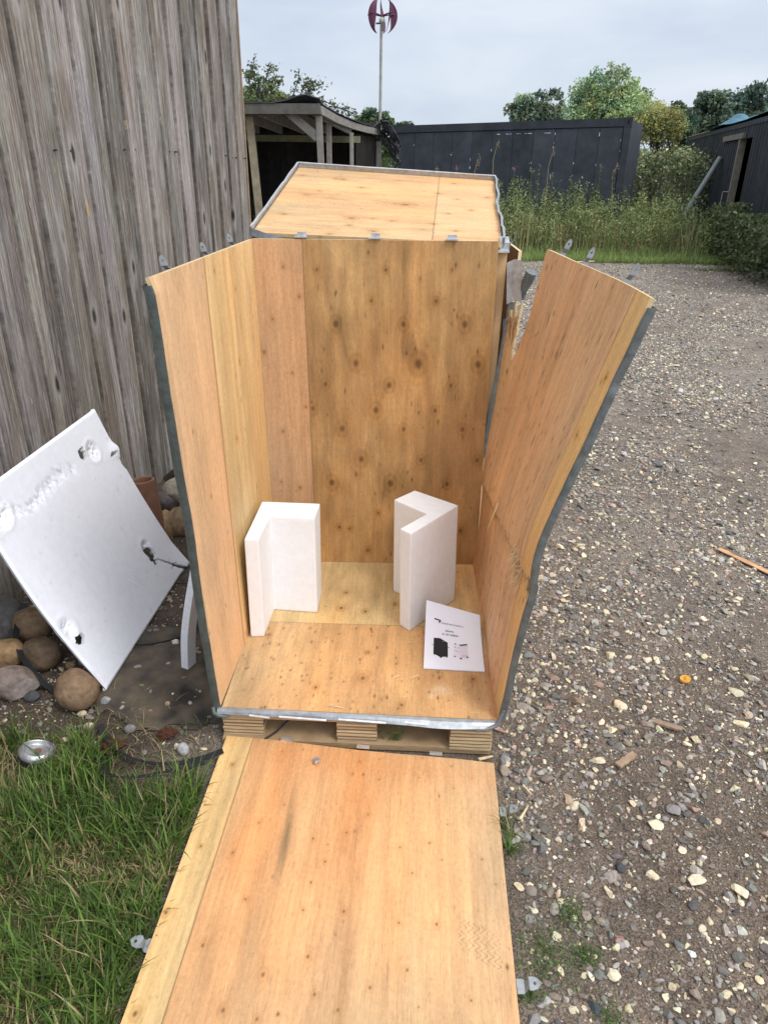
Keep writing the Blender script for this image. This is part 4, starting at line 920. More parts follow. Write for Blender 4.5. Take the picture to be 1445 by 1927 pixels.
mb = MB(); mb.box((-4.3, .002, -.05), (SEND-.03, 3.4, HB-.01), (.03, .027, .024)); mb.build('inner_wall', M_old, barn, local=True)
mb = MB(); mb.box((SEND+.0015, -.020, -.03), (SEND+.012, .12, HB), (.33, .235, .15)); mb.build('corner_board', M_old, barn, local=True)
# rows of nail heads, one part each row's pattern kept with the cladding as dark discs
for i in range(len(sb)-1):
    if not (.2 < sb[i] < 3.3): continue
    for hgt in (1.86,):
        for fx_ in (.26, .74):
            if r4.random() < .45: continue
            x = sb[i]+(sb[i+1]-sb[i])*fx_; mb = MB(); an = np.arange(8)*math.pi/4; zz = hgt+r4.uniform(-.012, .012)
            mb.tube([(x, -.016, zz), (x, -.0345, zz)], [.0045, .0042], (.05, .052, .03), 8); mb.build('nail', M_plain, clad, local=True)
# bright scar of fresh wood on one board
mb = MB(); sc = [(-.008, .0), (.0, .06), (.006, .12), (.012, .05), (.010, -.03), (.002, -.05)]
pw = atpl(163, 398, W0+wn*.026, wn); lx = np.dot(pw-W0, wd_); mb.add([(lx+a, -.0345, pw[2]+b*.6) for a, b in sc], [[[5, 4, 3, 2, 1, 0][::-1]]], (.50, .29, .12)); mb.build('fresh_scar', M_plain, clad, local=True)

# ================================================================== FOOT OF THE WALL
# woven ground fabric
def fab_extra(t, l, c, mpn, p):
    tcn = N(t, 'ShaderNodeTexCoord'); mp_ = N(t, 'ShaderNodeMapping'); mp_.inputs['Rotation'].default_value = (0, 0, R(33)); l(tcn.outputs['Object'], mp_.inputs[0])
    wv = N(t, 'ShaderNodeTexWave', wave_type='BANDS', bands_direction='X'); wv.inputs['Scale'].default_value = 46; wv.inputs['Distortion'].default_value = .5; wv.inputs['Detail'].default_value = 1; l(mp_.outputs[0], wv.inputs['Vector'])
    n = N(t, 'ShaderNodeTexNoise'); n.inputs['Scale'].default_value = 9; n.inputs['Detail'].default_value = 5; l(tcn.outputs['Object'], n.inputs['Vector'])
    mr = N(t, 'ShaderNodeMapRange'); mr.inputs['From Min'].default_value = .36; mr.inputs['From Max'].default_value = .66; l(n.outputs['Fac'], mr.inputs['Value'])
    ml = N(t, 'ShaderNodeMath', operation='MULTIPLY'); l(wv.outputs['Fac'], ml.inputs[0]); l(mr.outputs[0], ml.inputs[1])
    mm = N(t, 'ShaderNodeMix', data_type='RGBA'); l(ml.outputs[0], mm.inputs['Factor']); l(c, mm.inputs[6]); mm.inputs[7].default_value = (.21, .165, .11, 1); return mm.outputs[2]
M_fab = material('woven_fabric', rough=.8, colnoise=.3, nscale=14, bump=.3, bscale=60, extra=fab_extra)
def fab_pos(u, v):
    x = -.56+u*.545; y = .0+v*1.5; return np.stack([x, y, ground_h(x, y)+.007+.006*fbm(x*7, y*7, 88, 2)], -1)
fab = sheet('ground_fabric', lin(60, 0, 1), lin(130, 0, 1), fab_pos, .002, lambda u, v: np.tile(A(.026, .024, .022), u.shape+(1,))*(1+.8*fbm(u*8, v*20, 89, 3))[..., None]+A(.045, .033, .024)*np.clip(3*fbm(u*4, v*9, 90, 3), 0, .8)[..., None], M_fab, None, (0, 0, 1),
            keep=lambda u, v: (v > .03+.05*fbm(u*9, v*0, 91, 2)+.17*np.clip(.42-u, 0, 1)) & (u > .06+.10*fbm(v*8, u*0, 92, 2)) & ~((v > .42) & (u < .5+.1*fbm(v*9, u*0, 93, 2)) & (v < .66)))
tag(fab, kind='structure')
def cobble(label, px, py, wpx, hpx, rot, col, seed, hz=None, band=None, cut=None, group='river cobbles at the foot of the barn'):
    """a rounded river stone whose outline fills wpx x hpx at that spot; rests on the soil"""
    p = atz(px, py, .05)
    for _ in range(5):
        dep = np.dot(p-CAMPOS, _fw); W = wpx*dep/FPX; Hh = hpx*dep/FPX; zc = (Hh*.42 if hz is None else hz); p = atz(px, py, zc)
    V0, F = ICO[3]; r_ = np.random.default_rng(seed); V = V0.copy()
    for k in range(5):
        d = unit(r_.normal(size=3)); lim = r_.uniform(.72, .93); pr = V@d; V = V-np.maximum(pr-lim, 0)[:, None]*d*.75
    n_ = fbm(V[:, 0]*1.4+seed, V[:, 1]*1.4+V[:, 2]*1.1, seed, 3); V = V*(1+.16*n_)[:, None]
    if cut is not None:
        d = unit(cut); pr = V@d; V = V-np.maximum(pr-.55, 0)[:, None]*d
    c, s_ = math.cos(rot), math.sin(rot)
    X = _r2*c+_u2*s_; Y = -_r2*s_+_u2*c; Z = -_fw
    P = p+V[:, 0:1]*X*W*.5+V[:, 1:2]*Y*Hh*.5+V[:, 2:3]*Z*min(W, Hh)*.48
    n1 = fbm(V0[:, 0]*2.5+seed, V0[:, 1]*2.5+V0[:, 2]*1.7, seed+3, 4); n2 = fbm(V0[:, 0]*7+seed, V0[:, 1]*7-V0[:, 2]*6, seed+5, 3)
    C = np.asarray(col)*(1+.55*n1+.5*n2)[:, None]
    if band is not None: 
        e = np.clip(4*n1-.1, 0, 1)[:, None]; C = C*(1-e)+np.asarray(band)*e
    if cut is not None:
        e = np.clip((V0@unit(cut)-.62)*9, 0, 1)[:, None]; C = C*(1-e)+A(.36, .30, .27)*e*(1+.5*n2)[:, None]
    o = mesh('cobble', P, [F], M_cobble, None, C, True); return tag(o, label, 'stone', group)
BR, BR2, GRY = (.165, .105, .060), (.215, .135, .072), (.16, .135, .125)
cobble('brown egg-shaped cobble beneath the lowest corner of the white foam sheet', 146, 1297, 80, 82, .5, (.205, .135, .080), 1, band=(.13, .085, .055))
cobble('pinkish grey cobble with a pale broken end, at the front by the grass', 28, 1286, 100, 66, -.1, (.20, .155, .135), 2, cut=(.85, -.3, .35))
cobble('golden brown cobble at the left frame edge, on top of the pinkish one', 14, 1231, 66, 62, -.3, (.235, .15, .075), 3, hz=.075)
cobble('dark brown cobble in the middle of the pile, behind the black strap', 77, 1231, 76, 66, .2, (.125, .085, .055), 4, hz=.06)
cobble('brown cobble leaning on the cracked grey rock, uppermost of its pile', 62, 1174, 64, 76, .7, (.165, .11, .065), 5, hz=.10)
cobble('cracked dark grey rock against the barn foot, left of the brown cobbles', 8, 1166, 76, 100, .5, (.088, .082, .080), 6, hz=.07, band=(.15, .14, .13))
cobble('pale speckled cobble highest behind the crate strip, by the dark log', 336, 925, 58, 54, .4, (.34, .30, .24), 7, hz=.16, band=(.25, .21, .16))
cobble('smooth purplish grey cobble above the clay pipe side', 315, 943, 44, 42, 0, (.135, .115, .115), 8, hz=.12)
cobble('round light brown cobble below the purplish grey one, right of it', 341, 983, 56, 64, -.3, (.255, .175, .105), 9, hz=.05, band=(.17, .115, .07))
cobble('narrow tan cobble wedged beside the clay pipe', 314, 988, 32, 58, .15, (.27, .18, .10), 10, hz=.05)
cobble('small tan cobble beside the rounded egg-shaped stone', 133, 1252, 20, 16, 0, (.24, .17, .10), 12, hz=.01)
cobble('small dark slate stone below the pinkish cobble', 62, 1312, 30, 24, .3, (.06, .062, .066), 13, hz=.008)
for lab, px, py, wp, hp_, cc in (('pale grey stone at the lawn edge below the sheet corner', 200, 1318, 20, 16, (.3, .3, .3)), ('flat cream stone at the edge of the lawn', 168, 1367, 22, 15, (.42, .36, .27)), ('whitish stone on the fabric by the foam strip', 331, 1209, 14, 12, (.6, .55, .45)), ('tan chip on the fabric in front of the foam strip', 316, 1324, 11, 9, (.45, .33, .22)), ('grey stone beside the whitish one near the lawn', 245, 1372, 24, 17, (.2, .19, .185)), ('glinting pale grey lump near the panel corner', 345, 1410, 22, 26, (.4, .4, .41)), ('cream flake lying at the grass below the egg-shaped cobble', 155, 1343, 18, 12, (.5, .42, .3))):
    cobble(lab, px, py, wp, hp_, .3, cc, int(px*3+py), hz=.006, group='small stones by the lawn edge')
# dark log by the wall
lg = [aty(292, 926, 2.25), aty(318, 905, 2.25), aty(350, 876, 2.25)]; mb = MB(); mb.tube(lg, [.035, .04, .036], (.05, .038, .028), 9)
tag(mb.build('log', M_bark, None, True), 'dark wet log lying against the barn above the cobbles', 'log')
# clay pipe
pb = atz(292, 1010, 0.); pt = aty(268, 903, pb[1]+.02); pt[2] = max(pt[2], .3)
ax_ = unit(pt-pb); pb = pb-ax_*.03; x_, y_, z_ = basis(ax_); lp_ = np.linalg.norm(pt-pb); an = np.arange(28)*2*math.pi/28
ring = lambda r_, h: pb+ax_*h+r_*(np.cos(an)[:, None]*x_+np.sin(an)[:, None]*y_)
dep = np.dot(pt-CAMPOS, _fw); rp0 = 23*dep/FPX
prof = [(rp0*.96, 0), (rp0, lp_*.5), (rp0, lp_-.012), (rp0*.99, lp_-.002), (rp0*.93, lp_), (rp0*.78, lp_), (rp0*.74, lp_-.006), (rp0*.74, lp_*.3), (rp0*.2, lp_*.3)]
V = np.concatenate([ring(*q) for q in prof]); idx = np.arange(len(prof)*28).reshape(len(prof), 28)
q = np.stack([idx[:-1], np.roll(idx, -1, 1)[:-1], np.roll(idx, -1, 1)[1:], idx[1:]], -1).reshape(-1, 4)
mb = MB(); mb.add(V, [q], A(.205, .105, .072)*(1+.5*fbm(V[:, 0]*30, V[:, 2]*22, 3, 3))[:, None])
tag(mb.build('clay_pipe', M_terra, None, False), 'short reddish clay pipe standing upright behind the white foam sheet', 'pipe')
# big white foam sheet with torn holes
Bc, Rc, Tc, Lc = A(-.499, .215, .012), A(-.467, 1.15, .020), A(-.797, 1.137, .817), A(-.829, .202, .798)
nS = unit(np.cross(Rc-Bc, Lc-Bc)); nS = nS if nS[0] > 0 else -nS
_fs = bilin(Bc, Rc, Lc, Tc)
def fs_flat(u, v): return _fs(u, v)
def fs_uv(px, py):
    P_ = atpl(px, py, Bc, nS); e1 = Rc-Bc; e2 = Lc-Bc; G = np.array([[e1@e1, e1@e2], [e1@e2, e2@e2]]); return np.linalg.solve(G, [(P_-Bc)@e1, (P_-Bc)@e2])
holes = []
for px, py, rx, ry in ((161, 856, .028, .026), (218, 857, .030, .012), (290, 1042, .034, .052), (330, 1062, .035, .006), (161, 1201, .030, .020), (132, 1178, .011, .011), (128, 1174, .003, .003)):
    a_, b_ = fs_uv(px, py); holes.append((a_, b_, rx, ry))
dents = []
for px, py, s_, dp in ((180, 850, .036, .014), (5, 965, .045, .016), (282, 1030, .030, .012), (138, 1182, .036, .014)):
    a_, b_ = fs_uv(px, py); dents.append((a_, b_, s_, dp))
gA, gB = fs_uv(30, 965), fs_uv(150, 880)
def fs_pos(u, v):
    p = _fs(u, v); x, y = u*.93, v*.85
    d = -.030*np.sin(np.pi*np.clip(v, 0, 1))*(1-.35*u)-.012*np.exp(-(u/.05)**2)*np.sin(np.pi*v)*.3
    for a_, b_, s_, dp in dents:
        rr = np.hypot((u-a_)*.93, (v-b_)*.85); d = d-dp*np.exp(-(rr/s_)**2)+.003*np.exp(-((rr-s_*1.4)/.014)**2)+.022*fbm(x*75, y*75, 5, 2)*np.exp(-(rr/(s_*.9))**2)
    # torn, gouged band between two of the holes
    ga = gA*A(.93, .85); gb = gB*A(.93, .85); dd = gb-ga; ll = np.hypot(*dd); dd = dd/ll
    s_ = (x-ga[0])*dd[0]+(y-ga[1])*dd[1]; t_ = -(x-ga[0])*dd[1]+(y-ga[1])*dd[0]+.015*np.sin(s_*14)
    e = np.exp(-(t_/.026)**2)*np.clip(s_/.03, 0, 1)*np.clip((ll-s_)/.03, 0, 1)
    d = d+e*(-.004+.016*fbm(s_*70+t_*30, t_*34, 8, 3))
    em = np.clip(np.minimum(np.minimum(u, 1-u)*.93, np.minimum(v, 1-v)*.85)/.05, 0, 1); d0 = -.030*np.sin(np.pi*np.clip(v, 0, 1))*(1-.35*u); d = d0+(d-d0)*em
    # ribbed scuff
    a_, b_ = fs_uv(262, 1088); e = np.exp(-(((u-a_)*.93/.03)**2+((v-b_)*.85/.035)**2)); d = d+e*.0035*np.sin(x*320+y*160)
    d = d-.008*np.exp(-(np.minimum(np.minimum(u, 1-u)*.93, np.minimum(v, 1-v)*.85)/.006)**2)
    p = p+nS*d[..., None]
    # flap standing out at the torn edge
    a_, b_ = fs_uv(222, 848); e = np.exp(-(((u-a_)*.93/.05)**2+((v-b_)*.85/.03)**2)); p = p+e[..., None]*(unit(Rc-Bc)*.012+nS*.012)
    a_, b_ = fs_uv(350, 1062); e = np.clip((u-.9)/.1, 0, 1)*np.clip((.16-v)/.16, 0, 1); p = p+e[..., None]*nS*.02
    return p
def fs_keep(u, v):
    k = np.ones(u.shape, bool)
    for i, (a_, b_, rx, ry) in enumerate(holes):
        rr = ((u-a_)*.93/rx)**2+((v-b_)*.85/ry)**2; k &= rr > 1+1.9*fbm(u*60+i, v*60, 30+i, 3)
    a_, b_ = fs_uv(340, 1066); a2, b2 = fs_uv(300, 1050)           # slit from the hole to the edge
    t_ = np.clip(((u-a2)*(a_-a2)+(v-b2)*(b_-b2))/((a_-a2)**2+(b_-b2)**2), 0, 1.6); dd = np.hypot((u-a2-t_*(a_-a2))*.93, (v-b2-t_*(b_-b2))*.85)
    k &= ~((dd < .005+.005*t_+.004*fbm(u*70, v*70, 39, 2)) & (t_ > 0))
    k &= ~((u > .985+.03*fbm(v*30, u*0, 66, 2)) & (v > .62) & (v < .72))
    return k
def fs_col(u, v):
    c = np.tile(A(.78, .805, .88), u.shape+(1,))*(1+.03*fbm(u*6, v*6, 4, 3))[..., None]
    for a_, b_, s_, dp in dents:
        rr = np.hypot((u-a_)*.93, (v-b_)*.85); e = np.exp(-(rr/(s_*.75))**2)*np.clip(.5+1.6*fbm(u*40, v*40, 6, 3), 0, 1)*.5; c = c*(1-e[..., None])+A(.60, .57, .50)*e[..., None]
    e = np.clip(fbm(u*25, v*25, 17, 2)-.33, 0, 1)*2; return c*(1-e[..., None])+A(.5, .45, .38)*e[..., None]
fsh = sheet('foam_sheet', lin(300, 0, 1), lin(280, 0, 1), fs_pos, .016, fs_col, M_foam, None, nS, fs_keep, ecol=(.74, .75, .79), smooth=False)
tag(fsh, 'large white foam sheet with torn holes, leaning towards the barn on the cobbles', 'foam sheet')
# curved white foam strips squeezed beside the crate
def foam_band(name, label, pts, wv, th):
    pts = np.asarray(pts, float); t = np.linspace(0, 1, 44); sgm = np.linspace(0, 1, len(pts))
    # smooth curve through the points
    P = np.array([[np.interp(ti, sgm, pts[:, i]) for i in range(3)] for ti in t]); 
    for _ in range(12): P[1:-1] = (P[:-2]+P[1:-1]*2+P[2:])/4
    def pos(u, v):
        i = np.clip(u*(len(P)-1), 0, len(P)-1); i0 = np.floor(i).astype(int); i1 = np.minimum(i0+1, len(P)-1); f = (i-i0)[..., None]
        return P[i0]*(1-f)+P[i1]*f+(v-.5)[..., None]*np.asarray(wv, float)
    return tag(sheet(name, lin(60, 0, 1), lin(14, 0, 1), pos, th, lambda u, v: np.tile(A(.76, .77, .82), u.shape+(1,))*(1+.05*np.sign(np.sin(u*170))*(.5+fbm(u*8, v*3, 4, 2)))[..., None], M_foam, None, (.6, -.8, 0), smooth=False), label, 'foam strip', 'loose foam strips beside the crate')
y0 = .36
foam_band('foam_strip', 'long white foam strip bent in a curve between foam sheet and crate', [atz(348, 1258, .004), aty(346, 1200, y0+.01), aty(353, 1140, y0+.03), aty(365, 1075, y0+.08), aty(373, 1020, y0+.14), aty(374, 960, y0+.2)], (.030, -.012, 0), .05)
foam_band('foam_strip', 'short shaded white foam strip behind the curved one', [atz(376, 1166, .004), aty(380, 1120, .69), aty(382, 1060, .72)], (.03, -.01, 0), .04)
# black packing straps
def strap(label, pix, wd=.013, z=.012, extra=None, vert=.35):
    P = []
    for q in pix:
        px, py = q[:2]; zz = q[2] if len(q) > 2 else z; p = atz(px, py, 0); p = atz(px, py, ground_h(p[0], p[1])+zz); P.append(p)
    P = np.array(P); t = np.linspace(0, 1, 80); sg = np.linspace(0, 1, len(P)); Q = np.array([[np.interp(ti, sg, P[:, i]) for i in range(3)] for ti in t])
    for _ in range(14): Q[1:-1] = (Q[:-2]+2*Q[1:-1]+Q[2:])/4
    T = np.gradient(Q, axis=0); T /= np.linalg.norm(T, axis=1)[:, None]; W = np.cross(T, A(0, 0, 1)); W /= np.linalg.norm(W, axis=1)[:, None]
    tw = (vert+.35*np.sin(t*5))[:, None]; W = W*np.cos(tw)+A(0, 0, 1)*np.sin(tw); Nn = np.cross(W, T)
    V = np.concatenate([Q-W*wd/2, Q+W*wd/2, Q-W*wd/2-Nn*.0015, Q+W*wd/2-Nn*.0015]); n_ = len(Q); i = np.arange(n_-1)
    f = lambda a, b: np.stack([a*n_+i, a*n_+i+1, b*n_+i+1, b*n_+i], 1)
    mb = MB(); mb.add(V, [np.concatenate([f(0, 1), f(3, 2), f(2, 0), f(1, 3)])], (.018, .018, .02)); return tag(mb.build('plastic_strap', M_black, None, False), label, 'strap')
strap('black plastic strap curling in a loop over the lawn edge', [(190, 1362, .02), (196, 1385, .03), (215, 1408, .035), (250, 1428, .035), (290, 1437, .03), (340, 1436, .035), (390, 1424, .04), (420, 1412, .045)], .024)
strap('second black strap half buried in the grass below the loop', [(185, 1425, .03), (192, 1448, .055), (215, 1461, .075), (250, 1463, .085), (290, 1457, .08), (335, 1449, .07), (385, 1434, .055)], .024)
strap('black strap running over the cobble pile to the soil', [(48, 1135, .12), (36, 1165, .13), (30, 1195, .11), (38, 1228, .10), (58, 1258, .07), (85, 1288, .03), (108, 1302, .01)], .024)
strap('thin black strap lying across the fabric behind the foam sheet', [(250, 1212), (285, 1211), (315, 1205), (345, 1195)], .010)
a_ = atz(500, 1392, .03); mb = MB(); mb.tube([atz(498, 1391, .034), atz(520, 1377, .036), (.24, .045, .085), (.27, .12, .10)], .0035, (.02, .02, .022), 7); tag(mb.build('cable', M_black, None, True), 'black cable coming out of the pallet opening', 'cable')
# crushed can in the grass
cc = atz(70, 1416, .03); can = thing('crushed_can', 'flattened silver can with a purple rim lying in the grass', 'can', cc)
r0 = 33*np.dot(cc-CAMPOS, _fw)/FPX; tl = Matrix.Rotation(R(-8), 3, 'X') @ Matrix.Rotation(R(12), 3, 'Y')
def lathe(mb, prof, col, k=36, ov=.92):
    an = np.arange(k)*2*math.pi/k; V = []
    for r_, h in prof:
        for a in an: V.append(cc+np.array(tl @ Vector((r_*math.cos(a)*(1+.03*math.sin(3*a)), r_*math.sin(a)*ov, h+.0015*math.sin(2*a+1)))))
    n_ = len(prof); idx = np.arange(n_*k).reshape(n_, k); q = np.stack([idx[:-1], np.roll(idx, -1, 1)[:-1], np.roll(idx, -1, 1)[1:], idx[1:]], -1).reshape(-1, 4)
    mb.add(np.array(V), [q], col)
mb = MB(); lathe(mb, [(r0*1.0, .000), (r0*1.0, .006), (r0*.93, .014), (r0*.80, .020), (r0*.76, .021), (r0*.71, .017), (r0*.68, .008), (r0*.60, .005), (.001, .006)], (.46, .465, .475)); mb.build('can_top', M_steel, can, True)
mb = MB(); lathe(mb, [(r0*.9, -.012), (r0*1.0, -.010), (r0*1.02, -.001)], (.07, .05, .14)); mb.build('can_wall', M_plain, can, True)
mb = MB(); sh, F_ = stone_shapes(1, 1, 9); 
for dx_, dy_ in ((0, 0), (.007, .004), (-.006, .005)): mb.add(sh[0]*A(r0*.34, r0*.22, .002)+cc+A(dx_*.5, dy_*.5, .0075+abs(dx_)*.05), [F_], (.17, .09, .05))
mb.build('rust_spot', M_plain, can)
mb = MB(); p0 = atz(95, 1402, .035)
for i in range(7):
    a_ = p0+r3.normal(0, .006, 3); b_ = a_+r3.normal(0, .010, 3); c_ = a_+r3.normal(0, .010, 3); mb.add([a_, b_, c_], [[[0, 1, 2]]], ((.20, .06, .36) if i % 2 else (.45, .40, .55)))
tag(mb.build('foil_scrap', M_plain), 'crumpled purple foil scrap beside the flattened can', 'foil scrap')
for lab, px, py, s_ in (('crumbling rusty brown lump on the fabric edge', 312, 1381, .030), ('dark rotten wood lump inside the black strap loop', 212, 1402, .036)):
    p = atz(px, py, .012); sh, F_ = stone_shapes(3, 1, int(px), 1.2); V = sh[0]*(1+.5*fbm(sh[0][:, 0]*4, sh[0][:, 1]*4+sh[0][:, 2]*3, 6, 3))[:, None]
    tag(mesh('rotten_lump', V*A(s_*1.25, s_, s_*.6)+p, [F_], M_bark, None, A(.075, .028, .016)*(1+.9*fbm(V[:, 0]*6, V[:, 1]*6, 3, 2))[:, None]), lab, 'lump')

# ================================================================== THINGS ON THE GRAVEL
def single_stone(label, px, py, wpx, hpx, col, seed, rot=0.):
    p = atz(px, py, .01); dep = np.dot(p-CAMPOS, _fw); W = wpx*dep/FPX; D = hpx*dep/FPX*1.15
    sh, F_ = stone_shapes(2, 1, seed, .25); V = sh[0]/np.abs(sh[0]).max(0)*A(W*.5, D*.5, min(W, D)*.26); c, s_ = math.cos(rot), math.sin(rot)
    V = np.stack([V[:, 0]*c-V[:, 1]*s_, V[:, 0]*s_+V[:, 1]*c, V[:, 2]], 1); p[2] = ground_h(p[0], p[1])+min(W, D)*.13
    tag(mesh('stone', V+p, [F_], M_stone, None, np.asarray(col)), label, 'stone', 'larger stones on the gravel')
CR = (.62, .54, .39)
for a in (('broad cream stone with a pointed end, right of the ramp middle', 1232, 1551, 36, 22, CR, 1, .2), ('square cream stone near the bottom of the gravel', 1156, 1829, 30, 25, CR, 2, 0), ('large cream wedge stone beside the grey slabs', 1308, 1654, 36, 24, (.60, .52, .38), 3, .5), ('cream triangular stone near the right frame edge', 1391, 1675, 26, 28, CR, 4, .9), ('rounded brown cobble on the gravel past the crate corner', 1085, 1317, 30, 18, (.22, .165, .115), 5, -.1), ('round dark grey pebble nearest the fallen panel', 1020, 1592, 26, 22, (.13, .125, .125), 6, 0), ('angular grey stone just right of the fallen panel', 987, 1574, 26, 22, (.22, .215, .205), 7, 0), ('black slate stone with a shiny face', 1172, 1630, 24, 24, (.055, .058, .065), 8, .6), ('blue-black flat slate at the bottom edge', 1121, 1890, 26, 30, (.06, .068, .08), 9, 1.1), ('pale flat stone alone far out on the gravel', 1268, 688, 20, 10, (.5, .44, .33), 10, 0), ('small square cream stone right of the ramp', 1283, 1597, 17, 15, CR, 11, .1), ('pink granite stone beside the pallet corner', 940, 1370, 22, 20, (.34, .20, .16), 12, .3), ('tan block stone standing on end above the round pebble', 1068, 1497, 18, 26, (.36, .27, .18), 13, .2), ('long grey slab right of the middle of the gravel', 1271, 1525, 36, 22, (.24, .22, .215), 14, -.4), ('greenish grey flat stone beside the lower side panel', 993, 1229, 28, 20, (.17, .185, .175), 15, 0), ('dark flat stone half sunk in the mid gravel', 1239, 871, 22, 10, (.13, .13, .135), 16, 0), ('pale yellow stone beside the broken wood strip', 1126, 1430, 24, 16, (.56, .49, .34), 17, .3), ('long pale cream shard right of the brown strip', 1397, 1358, 34, 15, (.66, .57, .38), 18, -.45), ('grey stone at the lower end of the fallen panel', 1003, 1913, 30, 22, (.21, .20, .195), 19, 0), ('white quartz pebble in the lower right gravel', 1303, 1793, 16, 14, (.68, .68, .70), 20, 0), ('weathered light grey lump in the lower left gravel', 1027, 1880, 24, 20, (.35, .33, .30), 21, .3)):
    single_stone(*a)
def stick(label, ax, ay, bx, by, wd, th, col, name='wood_piece', taper=1.):
    a_ = atz(ax, ay, 0); b_ = atz(bx, by, 0); a_[2] = ground_h(a_[0], a_[1])+.014; b_[2] = ground_h(b_[0], b_[1])+.014
    n_ = 10; t = np.linspace(0, 1, n_); d = unit(b_-a_); x = unit(np.cross(d, A(0, 0, 1))); V = []
    for i in range(n_):
        p = a_+(b_-a_)*t[i]; ww = wd*(1-(1-taper)*t[i])*(1+.15*math.sin(i*2.1))
        V += [p-x*ww/2, p+x*ww/2, p+x*ww/2+A(0, 0, th), p-x*ww/2+A(0, 0, th)]
    V = np.array(V); idx = np.arange(n_*4).reshape(n_, 4); q = np.stack([idx[:-1], idx[1:], np.roll(idx, -1, 1)[1:], np.roll(idx, -1, 1)[:-1]], -1).reshape(-1, 4)
    mb = MB(); mb.add(V, [q, [[3, 2, 1, 0]], [list(idx[-1])]], np.asarray(col)*(1+.5*fbm(V[:, 0]*90, V[:, 1]*90, 7, 2))[:, None]); return tag(mb.build(name, M_old), label, 'wood piece', 'wood scraps on the gravel')
stick('long orange wood strip lying by the right frame edge', 1350, 1037, 1475, 1098, .03, .004, (.52, .30, .16))
stick('weathered brown wood strip in the gravel below the orange cap', 1230, 1365, 1281, 1380, .022, .008, (.27, .19, .13))
stick('short brown broken wood strip on the gravel', 1160, 1449, 1192, 1427, .024, .008, (.33, .225, .15))
stick('pale wood sliver lying between panel and pallet corner', 900, 1434, 926, 1428, .010, .004, (.62, .5, .3), taper=.6)
stick('pointed pale splinter beside the upper clip of the fallen panel', 978, 1547, 993, 1521, .009, .004, (.60, .46, .27), taper=.3)
stick('thin pale splinter crossing the dirt by the panel', 983, 1482, 999, 1500, .006, .003, (.6, .48, .3), taper=.4)
# orange plastic lid
p = atz(1287, 1283, 0); p[2] = ground_h(p[0], p[1])+.012; rr = 9.5*np.dot(p-CAMPOS, _fw)/FPX*1.0; an = np.arange(32)*2*math.pi/32; V = []
for r_, h in ((1., 0), (1.02, .5), (.98, .95), (.9, 1.0), (.84, .86), (.6, .84), (.3, .85), (.01, .85)):
    V += [p+A(r_*rr*math.cos(a), r_*rr*math.sin(a), .010*h+.004*math.cos(a)) for a in an]
idx = np.arange(8*32).reshape(8, 32); q = np.stack([idx[:-1], np.roll(idx, -1, 1)[:-1], np.roll(idx, -1, 1)[1:], idx[1:]], -1).reshape(-1, 4)
mb = MB(); mb.add(np.array(V), [q], (.62, .31, .045)); tag(mb.build('bottle_cap', M_plain, None, True), 'round orange plastic bottle cap lying on the gravel', 'bottle cap')
# pale hose at the edge of the verge
hp = [(1085, 493), (1110, 492), (1140, 491), (1175, 491), (1205, 492), (1225, 491), (1233, 487), (1232, 480), (1226, 473)]
P = np.array([atz(x, y, .03) for x, y in hp]); mb = MB(); t = np.linspace(0, 1, 50); Q = np.array([[np.interp(ti, np.linspace(0, 1, len(P)), P[:, i]) for i in range(3)] for ti in t])
for _ in range(6): Q[1:-1] = (Q[:-2]+2*Q[1:-1]+Q[2:])/4
mb.tube(Q, .014, (.55, .52, .30), 8); tag(mb.build('hose', M_plain, None, True), 'thin pale yellow hose curling along the edge of the verge', 'hose')
# ================================================================== OPEN SHED
shed = thing('open_shed', 'open-fronted timber shed with grey beam, posts and sagging roof edge', 'shed', (-1.6, 11.5, 0))
GW = A(.20, .185, .165)
def weather(V, base, s_): return np.asarray(base)*(1+.5*fbm(V[:, 0]*3+s_, V[:, 2]*5+V[:, 1]*2, 3, 3))[:, None]
def bpart(name, a, b, w_, h_, col=GW, mat=None, parent=None, up=(0, 0, 1), nseg=1):
    mb = MB(); a = np.asarray(a, float); b = np.asarray(b, float); mb.beam(a, b, w_, h_, col, up); return mb.build(name, mat or M_old, parent if parent is not None else shed)
cT = aty(600, 205, 9.5)                                           # front corner, beam height
cz_ = cT[2]
bpart('front_beam', (-3.6, 9.5, cz_-.02), (cT[0]+.02, 9.5, cz_), .055, .13, GW*.5)
bpart('front_beam', (-3.6, 9.62, cz_-.02), (cT[0]-.04, 9.62, cz_), .05, .14, GW*.6)
# right edge rafter, sagging
pr_ = [aty(602, 207, 9.52), aty(632, 224, 10.6), aty(662, 236, 11.8), aty(690, 244, 13.0), aty(714, 249, 14.0)]
mb = MB()
for a, b in zip(pr_[:-1], pr_[1:]): mb.beam(a, b+(b-a)*.01, .05, .105, GW*1.1)
mb.build('edge_rafter', M_old, shed)
fp = aty(600, 230, 9.56); bt = aty(605, 330, 9.56)
bpart('post', (bt[0]+.05, 9.58, -.02), (fp[0], 9.58, cz_-.08), .085, .08, GW*1.0, up=(0, 1, 0))
bpart('post', (-.80, 10.6, -.02), (-.80, 10.6, 2.42), .075, .075, GW*1.2, up=(0, 1, 0))
bpart('post', (-.53, 11.6, -.02), (-.53, 11.6, 2.33), .06, .06, GW*1.3, up=(0, 1, 0))
q_ = aty(713, 275, 14.0); bpart('post', (q_[0], 14.0, -.02), (q_[0], 14.0, q_[2]+.1), .10, .10, GW*1.1, up=(0, 1, 0))
q_ = aty(466, 290, 9.0); bpart('post', (q_[0]+.03, 9.7, -.02), (q_[0]-.09, 9.7, cz_-.1), .10, .09, A(.26, .22, .15), up=(0, 1, 0))
